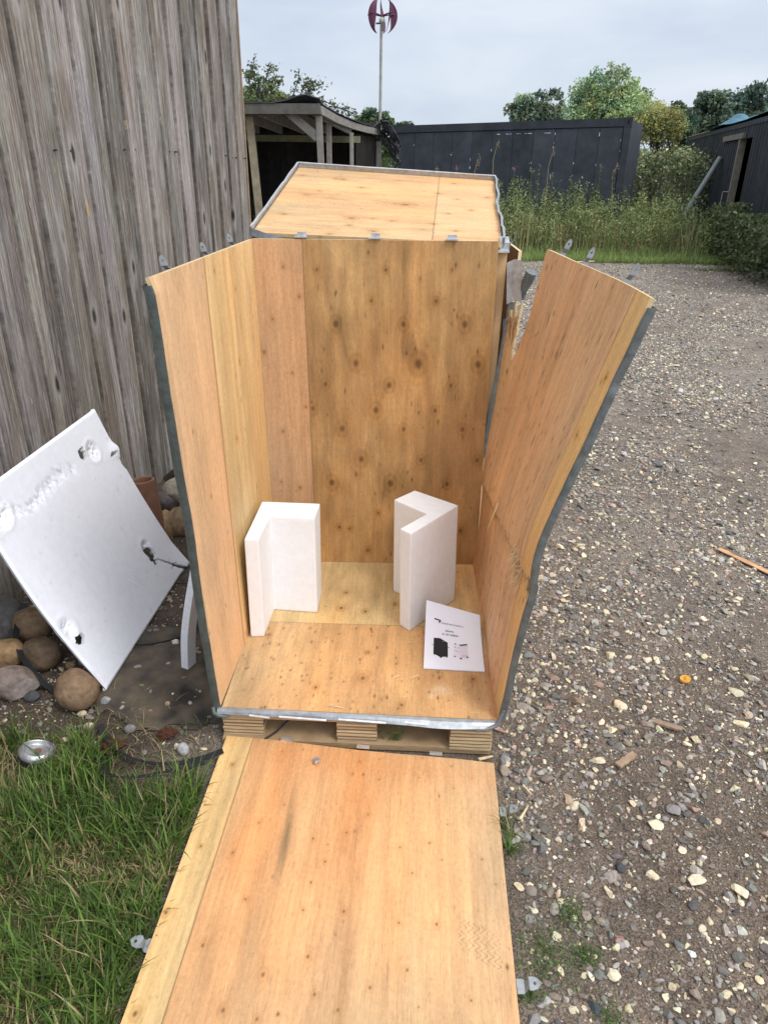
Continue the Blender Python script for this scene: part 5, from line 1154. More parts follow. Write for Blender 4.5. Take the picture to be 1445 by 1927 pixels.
b0_ = aty(552, 219, 9.58); b1_ = aty(597, 258, 9.58); bpart('brace', b0_+(b0_-b1_)*.12, b1_+(b1_-b0_)*.05, .06, .115, GW*.8)
for i in range(7):
    x0 = -3.3+i*.40; dxr = (pr_[-1][0]-pr_[0][0])/(pr_[-1][1]-pr_[0][1])
    bpart('rafter', (x0, 9.66, cz_-.02), (x0+dxr*2.3, 12.0, cz_-.16), .05, .12, GW*1.1)
bpart('purlin', (-3.4, 12.06, cz_-.29), (-.42, 12.06, cz_-.29), .07, .10, A(.18, .19, .11))
# roof sheet, lumpy where it laps the corner
def roof_pos(u, v):
    y = 9.46+u*4.65; x1 = cT[0]-.04+(pr_[-1][0]-pr_[0][0])*u*1.0+.0; x = -4.2+(x1+.05+4.2)*v
    z = np.interp(y, [p[1] for p in pr_], [p[2] for p in pr_])+.085; z = z+.05*np.exp(-((u)/.03)**2)*np.exp(-((v-.93)/.05)**2)+.018*fbm(u*20, v*26, 4, 2)+.055*np.clip((v-.80)/.15, 0, 1)*np.exp(-(u/.035)**2)
    return np.stack([x, y, z], -1)
sheet('roof_sheet', lin(70, 0, 1), lin(90, 0, 1), roof_pos, .012, lambda u, v: np.tile(A(.055, .06, .07), u.shape+(1,))*(1+.5*fbm(u*12, v*12, 5, 3))[..., None], M_plain, shed, (0, 0, 1))
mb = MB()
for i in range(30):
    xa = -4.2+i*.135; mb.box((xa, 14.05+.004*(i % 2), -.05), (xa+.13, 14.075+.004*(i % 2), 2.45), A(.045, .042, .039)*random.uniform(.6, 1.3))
mb.build('back_wall', M_old, shed)  # near-black boards: the shade inside the shed is put into their colour
mb = MB(); mb.box((-4.25, 14.10, -.05), (-.25, 14.13, 2.62), (.035, .033, .031)); mb.build('back_wall', M_old, shed)  # added solid backing that shuts out sky between the boards, coloured dark for shade
mb = MB(); mb.box((-4.25, 9.7, -.05), (-4.2, 14.0, 2.5), (.03, .028, .026)); mb.build('side_wall', M_old, shed)  # interior shade put into this wall's near-black colour too
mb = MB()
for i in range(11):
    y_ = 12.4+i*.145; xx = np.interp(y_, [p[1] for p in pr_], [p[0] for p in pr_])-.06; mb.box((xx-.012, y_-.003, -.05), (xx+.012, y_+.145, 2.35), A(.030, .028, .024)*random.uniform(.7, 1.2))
mb.build('side_wall', M_old, shed)  # boards on the open side, also coloured near-black for the shade within
# a bench with pots in the gloom of the shed
bench = thing('work_bench', 'dark wooden bench standing in the gloom inside the open shed', 'bench', (-1.75, 12.3, 0))
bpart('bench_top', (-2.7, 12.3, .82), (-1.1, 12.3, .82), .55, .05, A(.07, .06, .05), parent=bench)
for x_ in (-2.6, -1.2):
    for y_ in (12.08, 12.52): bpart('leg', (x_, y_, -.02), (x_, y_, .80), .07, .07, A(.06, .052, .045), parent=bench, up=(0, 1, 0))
for i, (x_, s_, cc_) in enumerate(((-2.35, .07, (.16, .15, .13)), (-2.12, .06, (.20, .19, .17)), (-1.93, .075, (.13, .12, .11)), (-1.7, .06, (.22, .21, .19)), (-1.45, .07, (.12, .11, .10)))):
    mb = MB(); mb.tube([(x_, 12.25, .847), (x_, 12.25, .847+s_*1.4), (x_, 12.25, .847+s_*1.7), (x_, 12.25, .847+s_*1.9)], [s_*.72, s_, s_*1.08, s_*1.05], cc_, 14)
    tag(mb.build('flower_pot', M_terra, None, True), 'small dusty pot standing on the bench inside the shed', 'pot', 'pots on the shed bench')
# dark netting bundled on the far roof corner
def net_pos(u, v):
    a = aty(674, 240, 13.6)
    x = a[0]+.78*u+.14*fbm(u*5, v*5, 11, 3); y = 13.55+.5*fbm(u*4, v*4, 12, 3)+.5*v
    z = a[2]-.02+.16*np.exp(-((u-.58)/.28)**2)-.8*np.clip(u-.78, 0, 1)-.36*v*(.6+.8*u)+.16*fbm(u*6, v*5, 9, 3)
    return np.stack([x, y, z], -1)
tag(sheet('netting', lin(46, 0, 1), lin(36, 0, 1), net_pos, .012, lambda u, v: np.tile(A(.06, .063, .068), u.shape+(1,))*(1+1.3*fbm(u*16, v*16, 6, 3))[..., None], M_plain, None, (0, -.3, 1), keep=lambda u, v: fbm(u*26, v*26, 14, 2) > -.2), 'crumpled dark grey netting bundled over the far corner of the shed roof', 'netting')

# ================================================================== WIND TURBINE
TY = 14.6; tb = aty(715, 250, TY); tc_ = aty(719, 29, TY); tpx = np.dot(tc_-CAMPOS, _fw)/FPX
turb = thing('wind_turbine', 'small vertical-axis wind turbine with curved maroon blades on a tall pole', 'wind turbine', (tb[0], TY, 0))
top_ = aty(717.5, 47, TY); mb = MB(); mb.tube([(tb[0], TY, -.05), (tb[0], TY, 1.5), (tb[0], TY, tb[2]), ((tb[0]+top_[0])/2, TY, (tb[2]+top_[2])/2), top_], [.030, .030, .029, .028, .027], (.30, .29, .265), 12); mb.build('pole', M_old, turb, True)
mb = MB(); h0 = tc_+A(0, 0, -13*tpx); mb.tube([h0+A(0, 0, -.03), h0, h0+A(0, 0, .01), h0+A(0, 0, .07), h0+A(0, 0, .09), h0+A(0, 0, .11)], [.03, .03, .058, .058, .045, .02], (.42, .41, .38), 16); mb.build('generator', M_plain, turb, True)
mb = MB(); q0 = aty(717, 44, TY); mb.tube([q0+A(.03, -.03, 0), q0+A(.032, -.03, -.12)], [.022, .018], (.18, .17, .17), 8); mb.tube([q0+A(-.10, 0, .0), q0], [.016, .016], (.10, .09, .09), 8); mb.build('bracket', M_plain, turb, True)
hub = tc_+A(0, 0, -1*tpx); RB = 29*tpx
mb = MB(); mb.tube([h0+A(0, 0, .10), hub+A(0, 0, .02)], [.022, .03], (.20, .10, .14), 10); mb.build('hub', M_plain, turb, True)
MR = A(.120, .038, .072)
for az in (R(166), R(222), R(92), R(316), R(12)):
    def blade(u, v, az=az):
        lat = -R(66)+R(132)*u; wdt = .150*np.sin(np.pi*np.clip(u*.94+.03, 0, 1))**1.1+.010; a = az+.55*(v-.5)*wdt/RB+.25*np.sin(lat)
        r_ = RB-wdt*v*.8; return np.stack([hub[0]+r_*np.cos(lat)*np.cos(a), hub[1]+r_*np.cos(lat)*np.sin(a), hub[2]+RB*1.02*np.sin(lat)], -1)
    bl = sheet('blade', lin(26, 0, 1), lin(7, 0, 1), blade, .006, lambda u, v: np.tile(MR, u.shape+(1,))*(1+.5*fbm(u*8, v*3, 7, 2))[..., None], M_plain, turb, (math.cos(az), math.sin(az), 0), smooth=True)
    mb = MB(); e_ = hub+A(RB*.97*math.cos(az), RB*.97*math.sin(az), .03); mb.tube([hub, hub*.5+e_*.5+A(0, 0, .01), e_], [.016, .012, .014], MR*.9, 7); mb.build('arm', M_plain, bl, True)

# ================================================================== CONTAINERS
M_cont = material('container_paint', rough=.62, colnoise=.42, nscale=3.2, bump=.2, bscale=6, bdist=.02, spec=.3)
NAVY = A(.036, .041, .053)
cL = aty(734, 237, 19.6); cR = aty(1190, 221, 17.3); ct = thing('shipping_container', 'dark navy shipping container with flat seamed side behind the weeds', 'shipping container', ((cL[0]+cR[0])/2, 18.5, 0))
dv_ = A(cR[0]-cL[0], cR[1]-cL[1], 0); ln_ = np.linalg.norm(dv_); dv_ /= ln_; nv_ = A(dv_[1], -dv_[0], 0); nv_ = nv_ if nv_[1] < 0 else -nv_
def cp(s_, d, h): 
    """point s along the side, d outwards from it, h as a share of the container's height"""
    t = s_/ln_; zt = cL[2]+(cR[2]-cL[2])*t; return A(cL[0], cL[1], 0)+dv_*s_+nv_*d+A(0, 0, .12+(zt-.12)*h)
def slab(mb, s0, s1, d0, d1, h0, h1, col):
    P = [cp(s_, d, h) for h in (h0, h1) for d in (d0, d1) for s_ in (s0, s1)]
    F = [[0, 2, 3, 1], [4, 5, 7, 6], [0, 1, 5, 4], [2, 6, 7, 3], [0, 4, 6, 2], [1, 3, 7, 5]]
    c = np.mean(P, 0); 
    F = [f if np.dot(np.cross(P[f[1]]-P[f[0]], P[f[2]]-P[f[0]]), np.mean([P[i] for i in f], 0)-c) > 0 else f[::-1] for f in F]
    mb.add(P, [F], col)
mb = MB(); slab(mb, .02, ln_-.02, -2.42, -.05, 0, .985, NAVY); mb.build('body', M_cont, ct)
r5 = np.random.default_rng(3); np_ = 11; ws = (ln_-.36)/np_
for i in range(np_):
    s0 = .18+i*ws; mb = MB(); slab(mb, s0+.004, s0+ws-.004, -.06, -.022+.006*(i % 2), .055, .93, NAVY*r5.uniform(.82, 1.2))
    # chips of paint gone to pale primer along the seam
    for _ in range(r5.integers(0, 6)):
        h_ = r5.uniform(.5, .9); x_ = s0+ws-.02+r5.normal(0, .012); slab(mb, x_, x_+r5.uniform(.008, .022), -.022, -.0145, h_, h_+r5.uniform(.004, .03), (.48, .50, .53))
    if i in (5, 6, 7):
        for _ in range(5): x_ = s0+r5.uniform(0, ws); slab(mb, x_, x_+r5.uniform(.02, .09), -.022, -.0145, .90, .906, (.45, .47, .5))
    mb.build('side_panel', M_cont, ct)
mb = MB(); slab(mb, .0, ln_, -.10, .0, .938, 1.0, NAVY*.8); mb.build('top_rail', M_cont, ct)
mb = MB(); slab(mb, .0, ln_, -.10, .0, .0, .05, NAVY*.8); mb.build('bottom_rail', M_cont, ct)
for s0 in (.0, ln_-.16):
    mb = MB(); slab(mb, s0, s0+.16, -.16, .004, .05, .938, NAVY*.9); mb.build('corner_post', M_cont, ct)
    mb = MB(); slab(mb, s0-.006, s0+.17, -.17, .008, .93, 1.004, NAVY*.7); slab(mb, s0+.06, s0+.11, .007, .010, .955, .985, (.004, .004, .005)); mb.build('corner_casting', M_cont, ct)
# right container: corrugated side running away from the camera
e0 = aty(1443, 219, 15.5); e1 = aty(1297, 258, 26.0); zt = (e0[2]+e1[2])/2
d2 = A(e1[0]-e0[0], e1[1]-e0[1], 0); l2 = np.linalg.norm(d2); d2 /= l2; n2_ = A(-d2[1], d2[0], 0); n2_ = n2_ if n2_[0] < 0 else -n2_
NEARX = 5.5; o2 = A(e0[0], e0[1], 0)-d2*NEARX; L2 = l2+NEARX
rc = thing('shipping_container', 'black corrugated container with a cut doorway and blue tarpaulin, right frame edge', 'shipping container', o2+d2*L2/2)
doA = atpl(1396, 300, o2, n2_); doB = atpl(1360, 300, o2, n2_); sA = np.dot(atpl(1415, 262, o2, n2_)-o2, d2); sB = np.dot(atpl(1396, 262, o2, n2_)-o2, d2); sC = np.dot(atpl(1364, 262, o2, n2_)-o2, d2); zD = atpl(1392, 262, o2, n2_)[2]
sA, sB = min(sA, sB), max(sA, sB)
mb = MB(); V = []; F = []; cs = np.arange(0, L2+.001, .07); prf = [0, .036, .036, 0]
ss = []; 
for i, s_ in enumerate(cs): ss.append((s_, prf[i % 4]))
def wallq(mb, a, b, z0, z1):
    (s0, p0), (s1, p1) = a, b; q = [o2+d2*s0-n2_*p0+A(0, 0, z0), o2+d2*s1-n2_*p1+A(0, 0, z0), o2+d2*s1-n2_*p1+A(0, 0, z1), o2+d2*s0-n2_*p0+A(0, 0, z1)]
    mb.add(q, [[[0, 3, 2, 1]], [[0, 1, 2, 3]]][:1], NAVY*A(.85, .85, .8)*r5.uniform(.75, 1.15))
for a, b in zip(ss[:-1], ss[1:]):
    md = (a[0]+b[0])/2
    if sA < md < sB: wallq(mb, a, b, zD, zt-.10)
    else: wallq(mb, a, b, .15, zt-.10)
mb.build('corrugated_side', M_cont, rc)
def rbox(name, s0, s1, d0, d1, z0, z1, col, mat=M_cont):
    mb = MB(); c = o2+d2*(s0+s1)/2+n2_*(d0+d1)/2+A(0, 0, (z0+z1)/2); mb.obox(c, d2*(s1-s0)/2, n2_*(d1-d0)/2, (0, 0, (z1-z0)/2), col); return mb.build(name, mat, rc)
rbox('top_rail', 0, L2, -.06, .01, zt-.10, zt, NAVY*.9); rbox('bottom_rail', 0, sA, -.06, .01, .0, .15, NAVY*.9); rbox('bottom_rail', sB, L2, -.06, .01, .0, .15, NAVY*.9)
rbox('corner_post', L2-.16, L2+.01, -.2, .014, .1, zt-.02, NAVY); rbox('corner_post', -.01, .16, -.2, .014, .1, zt-.02, NAVY)
rbox('far_wall', L2-.05, L2, -2.4, -.2, .1, zt-.02, NAVY); rbox('back_wall', 0, L2, -2.44, -2.40, .1, zt-.02, NAVY*.6); rbox('near_wall', .0, .05, -2.4, -.2, .1, zt-.02, NAVY); rbox('roof', -.01, L2+.01, -2.44, -.061, zt-.05, zt-.004, NAVY)
WD = A(.20, .175, .145)
for s0 in (sB-.02,): rbox('door_post', s0, s0+.14, -.10, .05, -.02, zD, WD, M_old)
rbox('door_lintel', sB-.30, sC, -.10, .06, zD, zD+.12, WD*.9, M_old)
mb = MB(); hh = o2+d2*(sB+.10)+n2_*.06; mb.tube([hh+A(0, 0, 1.0), hh+n2_*.12+A(0, 0, 1.0), hh+n2_*.12+A(0, 0, 1.4), hh+A(0, 0, 1.4)], .015, (.42, .42, .42), 8); mb.build('door_handle', M_steel, rc)
# old rotten timber edge on top of the far end
rbox('roof_batten', l2*.62+NEARX, L2+.02, -.05, .03, zt+.003, zt+.03, A(.30, .25, .17), M_old)
def tarp_pos(u, v):
    s_ = NEARX-1.2+u*(np.dot(atpl(1336, 246, o2, n2_)-o2, d2)-NEARX+1.2); base = o2+d2*0; bump_ = .22*np.clip(np.sin(u*9+.8), 0, 1)+.30*np.abs(fbm(u*8, v*3, 5, 3))+.10*(1-u)
    d = .06-v*1.3+.05*fbm(u*9, v*4, 6, 2); z = zt+.01+bump_*np.sin(np.pi*np.clip(v*1.6, .06, .94))+.02
    return o2+d2*s_[..., None]+n2_*d[..., None]+z[..., None]*A(0, 0, 1)
tag(sheet('tarpaulin', lin(70, 0, 1), lin(26, 0, 1), tarp_pos, .006, lambda u, v: np.tile(A(.055, .155, .215), u.shape+(1,))*(1+.7*fbm(u*14, v*6, 7, 3))[..., None], M_plain, None, (0, 0, 1), smooth=False), 'crumpled blue tarpaulin lying along the roof of the black container', 'tarpaulin')
# pipe propped against the black container
pt_ = atpl(1354, 298, o2+n2_*.06, n2_); pb_ = pt_+n2_*1.05-d2*.2; pb_[2] = 0
tgt = aty(1302, 380, pt_[1]-.6); pb_ = pt_+(tgt-pt_)*(pt_[2]/(pt_[2]-tgt[2]))*.99
mb = MB(); mb.tube([pb_, pt_], [.075, .075], (.16, .18, .18), 14); tag(mb.build('drain_pipe', M_grey, None, True), 'long grey pipe propped slanting against the black container', 'pipe')
# wire mesh panel between the containers
f0 = aty(1192, 330, 19.2); f1 = aty(1296, 330, 19.6); wf = thing('wire_fence', 'rusty wire mesh fence in front of the hedge between the containers', 'fence', (f0+f1)/2*A(1, 1, 0))
for t in (0, .5, 1.0):
    p = f0*(1-t)+f1*t; mb = MB(); mb.tube([(p[0], p[1], -.02), (p[0], p[1], 1.75)], .022, (.06, .055, .05), 7); mb.build('fence_post', M_old, wf)
mb = MB()
for i in range(24): t = i/23; p = f0*(1-t)+f1*t; mb.tube([(p[0], p[1]-.02, .1), (p[0], p[1]-.02, 1.7)], .004, (.07, .06, .055), 3, False)
for z in np.arange(.15, 1.72, .1): mb.tube([(f0[0], f0[1]-.02, z), (f1[0], f1[1]-.02, z)], .004, (.07, .06, .055), 3, False)
mb.build('wire_mesh', M_plain, wf)

# ================================================================== TREES, HEDGE, WEEDS
def leaves(P, size, col, r_, up=.35, asp=.55):
    """leaf-sized faces at points P, folded along the midrib"""
    n = len(P); a = r_.normal(size=(n, 3)); a /= np.linalg.norm(a, axis=1)[:, None]
    nn = r_.normal(size=(n, 3))+A(0, 0, up*2); nn -= a*np.sum(nn*a, 1)[:, None]; nn /= np.linalg.norm(nn, axis=1)[:, None]; s_ = np.cross(a, nn)
    sz = (size*r_.uniform(.6, 1.35, n))[:, None]
    V = np.stack([P-a*sz*.5, P+s_*sz*asp*.5-nn*sz*.06, P+a*sz*.5, P-s_*sz*asp*.5-nn*sz*.06], 1).reshape(-1, 3)
    F = (np.array([[0, 1, 2, 3]])[None]+(np.arange(n)*4)[:, None, None]).reshape(-1, 4); return V, F, np.repeat(col, 4, 0)
def tree(name, label, cat, base, crowns, nleaf, lsize, col, seed, trunk=(.14, .05), height=None, group=None, tone=.35, ncl=60, spread=.30, bare=0, twig=.012):
    """crowns: list of (centre, radii); limbs run from the trunk to clumps of leaves set through the crown"""
    r_ = np.random.default_rng(seed); base = np.asarray(base, float); t = thing(name, label, cat, base, group)
    pts = []; rad = []
    vols = np.array([np.prod(rr) for _, rr in crowns]); 
    for k in range(ncl):
        c, rr = crowns[r_.choice(len(crowns), p=vols/vols.sum())]; d = r_.normal(size=3); d /= np.linalg.norm(d); q = r_.uniform(.35, 1.)**.5
        pts.append(np.asarray(c)+d*np.asarray(rr)*q*r_.uniform(.8, 1.08)); rad.append(np.mean(rr)*spread*r_.uniform(.5, 1.25))
    pts = np.array(pts); rad = np.array(rad)
    top = np.mean([c for c, _ in crowns], 0); mb = MB(); hgt = top[2]
    spine = np.array([base+A(0, 0, -.05), base+(top-base)*.35+r_.normal(0, .08, 3), base+(top-base)*.7+r_.normal(0, .12, 3), top]); mb.tube(spine, [trunk[0], trunk[0]*.75, trunk[0]*.55, trunk[1]], (.10, .085, .07), 9)
    for p in pts[:: max(1, len(pts)//26)]:
        f = r_.uniform(.35, .95); s0 = base+(top-base)*f; md = (s0+p)/2+A(0, 0, -.05)*np.linalg.norm(p-s0)+r_.normal(0, .05, 3); mb.tube([s0, md, p], [trunk[1]*.8, trunk[1]*.5, twig], (.095, .08, .065), 6)
    mb.build('trunk', M_bark, t, True)
    k = r_.choice(len(pts), nleaf, p=rad**2/np.sum(rad**2)); d = np.clip(r_.normal(size=(nleaf, 3)), -1.6, 1.6); P = pts[k]+d*rad[k][:, None]*A(.62, .62, .5)
    shade = r_.normal(0, tone, len(pts))                # every clump has its own tone and tint
    C = np.asarray(col, float)*np.exp(shade[k]*.8)[:, None]*r_.uniform(.75, 1.3, (nleaf, 1)); tint = r_.normal(0, .12, len(pts)); C = C*(1+tint[k][:, None]*A(1, .2, -.5))
    V, F, CC = leaves(P, np.full(nleaf, lsize), C, r_); mesh('crown', V, [F], M_leaf, t, CC); return t
def ell(px, py, y, rpx, rpy, dy=None):
    c = aty(px, py, y); s_ = np.dot(c-CAMPOS, _fw)/FPX; return (c, A(rpx*s_, (rpx*s_*.8 if dy is None else dy), rpy*s_))
def gnd(px, y): p = aty(px, 330, y); return A(p[0], p[1], -.1)
tree('tall_tree', 'tall light green feathery tree rising behind the navy container', 'tree', gnd(1145, 26), [ell(1140, 165, 26, 52, 42), ell(1105, 178, 26, 32, 34), ell(1190, 180, 26, 44, 34), ell(1150, 138, 26, 28, 24), ell(1115, 140, 26, 18, 22), ell(1175, 130, 26, 16, 16), ell(1150, 215, 26, 80, 30)], 22000, .105, (.31, .40, .19), 1, ncl=120, spread=.34, tone=.3)
tree('round_tree', 'dark rounded tree far behind the container, left of the tall light one', 'tree', gnd(1005, 48), [ell(985, 208, 48, 30, 22), ell(1035, 198, 48, 30, 22), ell(960, 222, 48, 16, 12), ell(1015, 222, 48, 50, 16)], 8000, .26, (.14, .19, .125), 2, ncl=60, spread=.42)
tree('round_tree', 'dark leafy tree far off on the right, left of the tallest', 'tree', gnd(1335, 38), [ell(1330, 215, 38, 42, 38), ell(1350, 198, 38, 34, 26), ell(1305, 235, 38, 22, 30), ell(1330, 260, 38, 46, 40)], 10000, .21, (.115, .165, .115), 3, ncl=80, spread=.36)
tree('round_tree', 'tallest dark tree cut by the right frame edge', 'tree', gnd(1425, 36), [ell(1420, 190, 36, 40, 30), ell(1445, 178, 36, 40, 26), ell(1390, 200, 36, 24, 24), ell(1430, 240, 36, 60, 46)], 10000, .21, (.12, .17, .118), 4, ncl=80, spread=.36)
tree('olive_shrub', 'yellowish olive shrub beside the end of the navy container', 'shrub', gnd(1240, 22), [ell(1232, 236, 22, 42, 34), ell(1262, 225, 22, 26, 28), ell(1205, 232, 22, 22, 36), ell(1270, 250, 22, 20, 26)], 11000, .068, (.32, .335, .13), 5, trunk=(.09, .03), ncl=80, spread=.34, tone=.25)
tree('round_tree', 'dark green small tree behind the olive shrub', 'tree', gnd(1275, 28), [ell(1270, 222, 28, 22, 26), ell(1285, 245, 28, 26, 30)], 3600, .14, (.085, .125, .07), 15, ncl=40, spread=.4)
tree('bush', 'dark green rounded bush far behind the turbine pole', 'bush', gnd(708, 30), [ell(705, 226, 30, 27, 17), ell(690, 230, 30, 18, 14), ell(728, 232, 30, 16, 10)], 4200, .13, (.085, .13, .062), 6, trunk=(.08, .03), ncl=40, spread=.4)
tree('bush', 'green bush filling the gap between shed and navy container', 'bush', gnd(738, 23), [ell(735, 300, 23, 30, 34), ell(722, 275, 23, 18, 22), ell(752, 310, 23, 26, 26)], 4200, .09, (.12, .17, .065), 17, trunk=(.06, .03), ncl=50, spread=.4)
tree('bush', 'low dark bush just left of the navy container top', 'bush', gnd(757, 34), [ell(760, 240, 34, 24, 5), ell(745, 240, 34, 16, 7)], 900, .16, (.045, .07, .035), 16, trunk=(.06, .03), ncl=16, spread=.5)
tree('garden_tree', 'bushy tree with russet flecks growing behind the shed roof', 'tree', gnd(500, 15.2), [ell(468, 150, 15.2, 24, 26), ell(490, 140, 15.2, 16, 20), ell(505, 172, 15.2, 36, 26), ell(460, 185, 15.2, 26, 26), ell(540, 185, 15.2, 26, 16), ell(500, 196, 15.2, 60, 12)], 8000, .070, (.17, .20, .085), 7, trunk=(.10, .035), ncl=90, spread=.30, tone=.35)
# long arching bare-ish branches of a rambling shrub over the shed roof
rs_ = thing('rambling_shrub', 'thin arching leafy branches straggling above the shed roof', 'shrub', gnd(600, 15.0))
mb = MB(); LP = []; rr6 = np.random.default_rng(8)
for br in ([(540, 200), (555, 175), (563, 152), (566, 138)], [(560, 200), (572, 158), (584, 170), (590, 192)], [(568, 165), (582, 150), (598, 158), (608, 157)], [(590, 200), (600, 188), (622, 196), (650, 210), (668, 216)], [(600, 192), (630, 210), (645, 222)], [(620, 200), (648, 206), (676, 220)], [(480, 150), (476, 130), (480, 115)], [(500, 150), (512, 128), (522, 140)], [(575, 180), (583, 166), (584, 158)]):
    P = np.array([aty(x, y, 15.0) for x, y in br]); t = np.linspace(0, 1, 16); Q = np.array([[np.interp(ti, np.linspace(0, 1, len(P)), P[:, i]) for i in range(3)] for ti in t]); Q[1:-1] = (Q[:-2]+2*Q[1:-1]+Q[2:])/4
    Q[:, 1] += np.linspace(0, rr6.uniform(-.6, .6), 16); mb.tube(Q, np.linspace(.014, .006, 16), (.09, .075, .06), 5)
    for _ in range(95): i = rr6.integers(1, 16); LP.append(Q[i]+rr6.normal(0, .055, 3))
bp2 = aty(560, 205, 15.0); mb.tube([gnd(600, 15.0), bp2*.5+gnd(600, 15.0)*.5, bp2], [.05, .04, .02], (.09, .075, .06), 7); mb.build('branches', M_bark, rs_, True)
LP = np.array(LP); V, F, CC = leaves(LP, np.full(len(LP), .065), A(.10, .125, .055)*rr6.uniform(.6, 1.4, (len(LP), 1)), rr6); mesh('crown', V, [F], M_leaf, rs_, CC)
# bramble hedge between the containers
r7 = np.random.default_rng(21)
def mass(n, fn, size, colf, seed, up=.4):
    r_ = np.random.default_rng(seed); P = fn(r_, n); return leaves(P, np.full(len(P), size), colf(r_, P), r_, up)
h0_, h1_ = aty(1168, 300, 21), aty(1310, 300, 21)
def hedge_fn(r_, n):
    x = r_.uniform(h0_[0]-.6, h1_[0]+.3, n); y = r_.uniform(20.2, 22.6, n); tp = 2.35+.35*fbm(x*1.5, y*1.5, 5, 3)*2; z = tp*np.sqrt(r_.uniform(0.02, 1, n))+r_.normal(0, .06, n)
    return np.stack([x, y, z], 1)
V, F, CC = mass(9000, hedge_fn, .10, lambda r_, P: A(.20, .24, .12)*np.exp(r_.normal(0, .35, (len(P), 1)))*(1+1.2*fbm(P[:, 0]*2.5, P[:, 2]*2.5, 3, 2))[:, None]*np.where(r_.random((len(P), 1)) < .12, A(1.6, 1.15, .9), A(1, 1, 1)), 22)
tag(mesh('hedge', V, [F], M_leaf, None, CC), 'tangled bramble hedge filling the gap between the two containers', 'hedge')
# far belt of dark trees closing the horizon
def belt_fn(r_, n):
    x = r_.uniform(-40, 70, n); y = r_.uniform(58, 66, n); z = (3.0+1.6*fbm(x*.16, x*0, 7, 3)*2)*np.sqrt(r_.uniform(0, 1, n)); return np.stack([x, y, z], 1)
V, F, CC = mass(9000, belt_fn, .55, lambda r_, P: A(.085, .115, .08)*np.exp(r_.normal(0, .3, (len(P), 1))), 23)
tag(mesh('far_wood', V, [F], M_leaf, None, CC), 'far dark belt of trees closing the horizon', 'woodland', kind='stuff')
# nettles and thistles: a mass of upright leafy stems along the verge
def weeds(xs, ys, hs, seed, leafn=34, lsize=.062, colA=(.25, .30, .125)):
    r_ = np.random.default_rng(seed); SVs, SFs, SCs, off = [], [], [], 0; n = len(xs); az = r_.uniform(0, 6.28, n); ln = r_.uniform(.02, .26, n)*hs
    sh_ = np.exp(r_.normal(0, .22, n)); dryp = np.clip(.06+.9*fbm(xs*.9, ys*.9, 31, 3), 0, .55)
    # stems as thin crossed ribbons
    t = np.linspace(0, 1, 5); c = np.stack([xs[:, None]+np.cos(az)[:, None]*ln[:, None]*t**2, ys[:, None]+np.sin(az)[:, None]*ln[:, None]*t**2, hs[:, None]*t[None]], -1)
    w_ = .007*(1.1-t)[None, :, None]; sd_ = np.stack([np.cos(az+1.57), np.sin(az+1.57), 0*az], -1)[:, None, :]*w_; sd2 = np.stack([np.cos(az), np.sin(az), 0*az], -1)[:, None, :]*w_
    dry = r_.random(n) < dryp; sc = np.where(dry[:, None], A(.42, .34, .19), A(.16, .18, .075))*sh_[:, None]
    for s_ in (sd_, sd2):
        V = np.stack([c-s_, c+s_], 2).reshape(n, -1, 3); q = np.array([[2*i, 2*i+1, 2*i+3, 2*i+2] for i in range(4)]); F = (q[None]+(np.arange(n)*10)[:, None, None]).reshape(-1, 4)
        SVs.append(V.reshape(-1, 3)); SFs.append(F+off); SCs.append(np.repeat(sc, 10, 0)); off += n*10
    k = np.repeat(np.arange(n), leafn); m_ = len(k); tt_ = r_.uniform(.12, 1.0, m_); a2 = r_.uniform(0, 6.28, m_); rr = (.03+.13*(1-tt_*.8))*r_.uniform(.3, 1.1, m_)
    P = np.stack([xs[k]+np.cos(az[k])*ln[k]*tt_**2+np.cos(a2)*rr, ys[k]+np.sin(az[k])*ln[k]*tt_**2+np.sin(a2)*rr, hs[k]*tt_-rr*.25], 1)
    C = np.asarray(colA)*(sh_[k]*r_.uniform(.65, 1.35, m_))[:, None]; C[dry[k] & (r_.random(m_) < .7)] = A(.34, .27, .14); y_ = np.clip(2.2*fbm(xs*.55+3, ys*.4, 37, 2), 0, 1)[k][:, None]; C = C*(1+y_*A(.55, .30, -.1))
    V, F, CC = leaves(P, np.full(m_, lsize), C, r_, .5, .42); SVs.append(V); SFs.append(F+off); SCs.append(CC)
    return np.concatenate(SVs), np.concatenate(SFs), np.concatenate(SCs)
n_ = 2300; x = r7.uniform(-.9, 11.5, n_); y = 15.75+1.9*r7.random(n_)**.9; y = np.where(x > 7.2, np.minimum(y, 15.4+.9*r7.random(n_)), y)
ok = np.ones(n_, bool)
h = (.72+.55*np.clip((y-15.75)/1.6, 0, 1)+.55*fbm(x*1.1, y*1.1, 33, 3))*r7.uniform(.7, 1.15, n_); h *= np.where(x > 7.5, 1.15, 1)*np.where(x < 1.6, .85, 1)
h *= 1.10; V, F, CC = weeds(x, y, np.clip(h, .3, 1.9), 24)
tag(mesh('weeds', V, [F], M_leaf, None, CC), 'dense green nettles and thistles growing along the verge', 'weeds', kind='stuff')
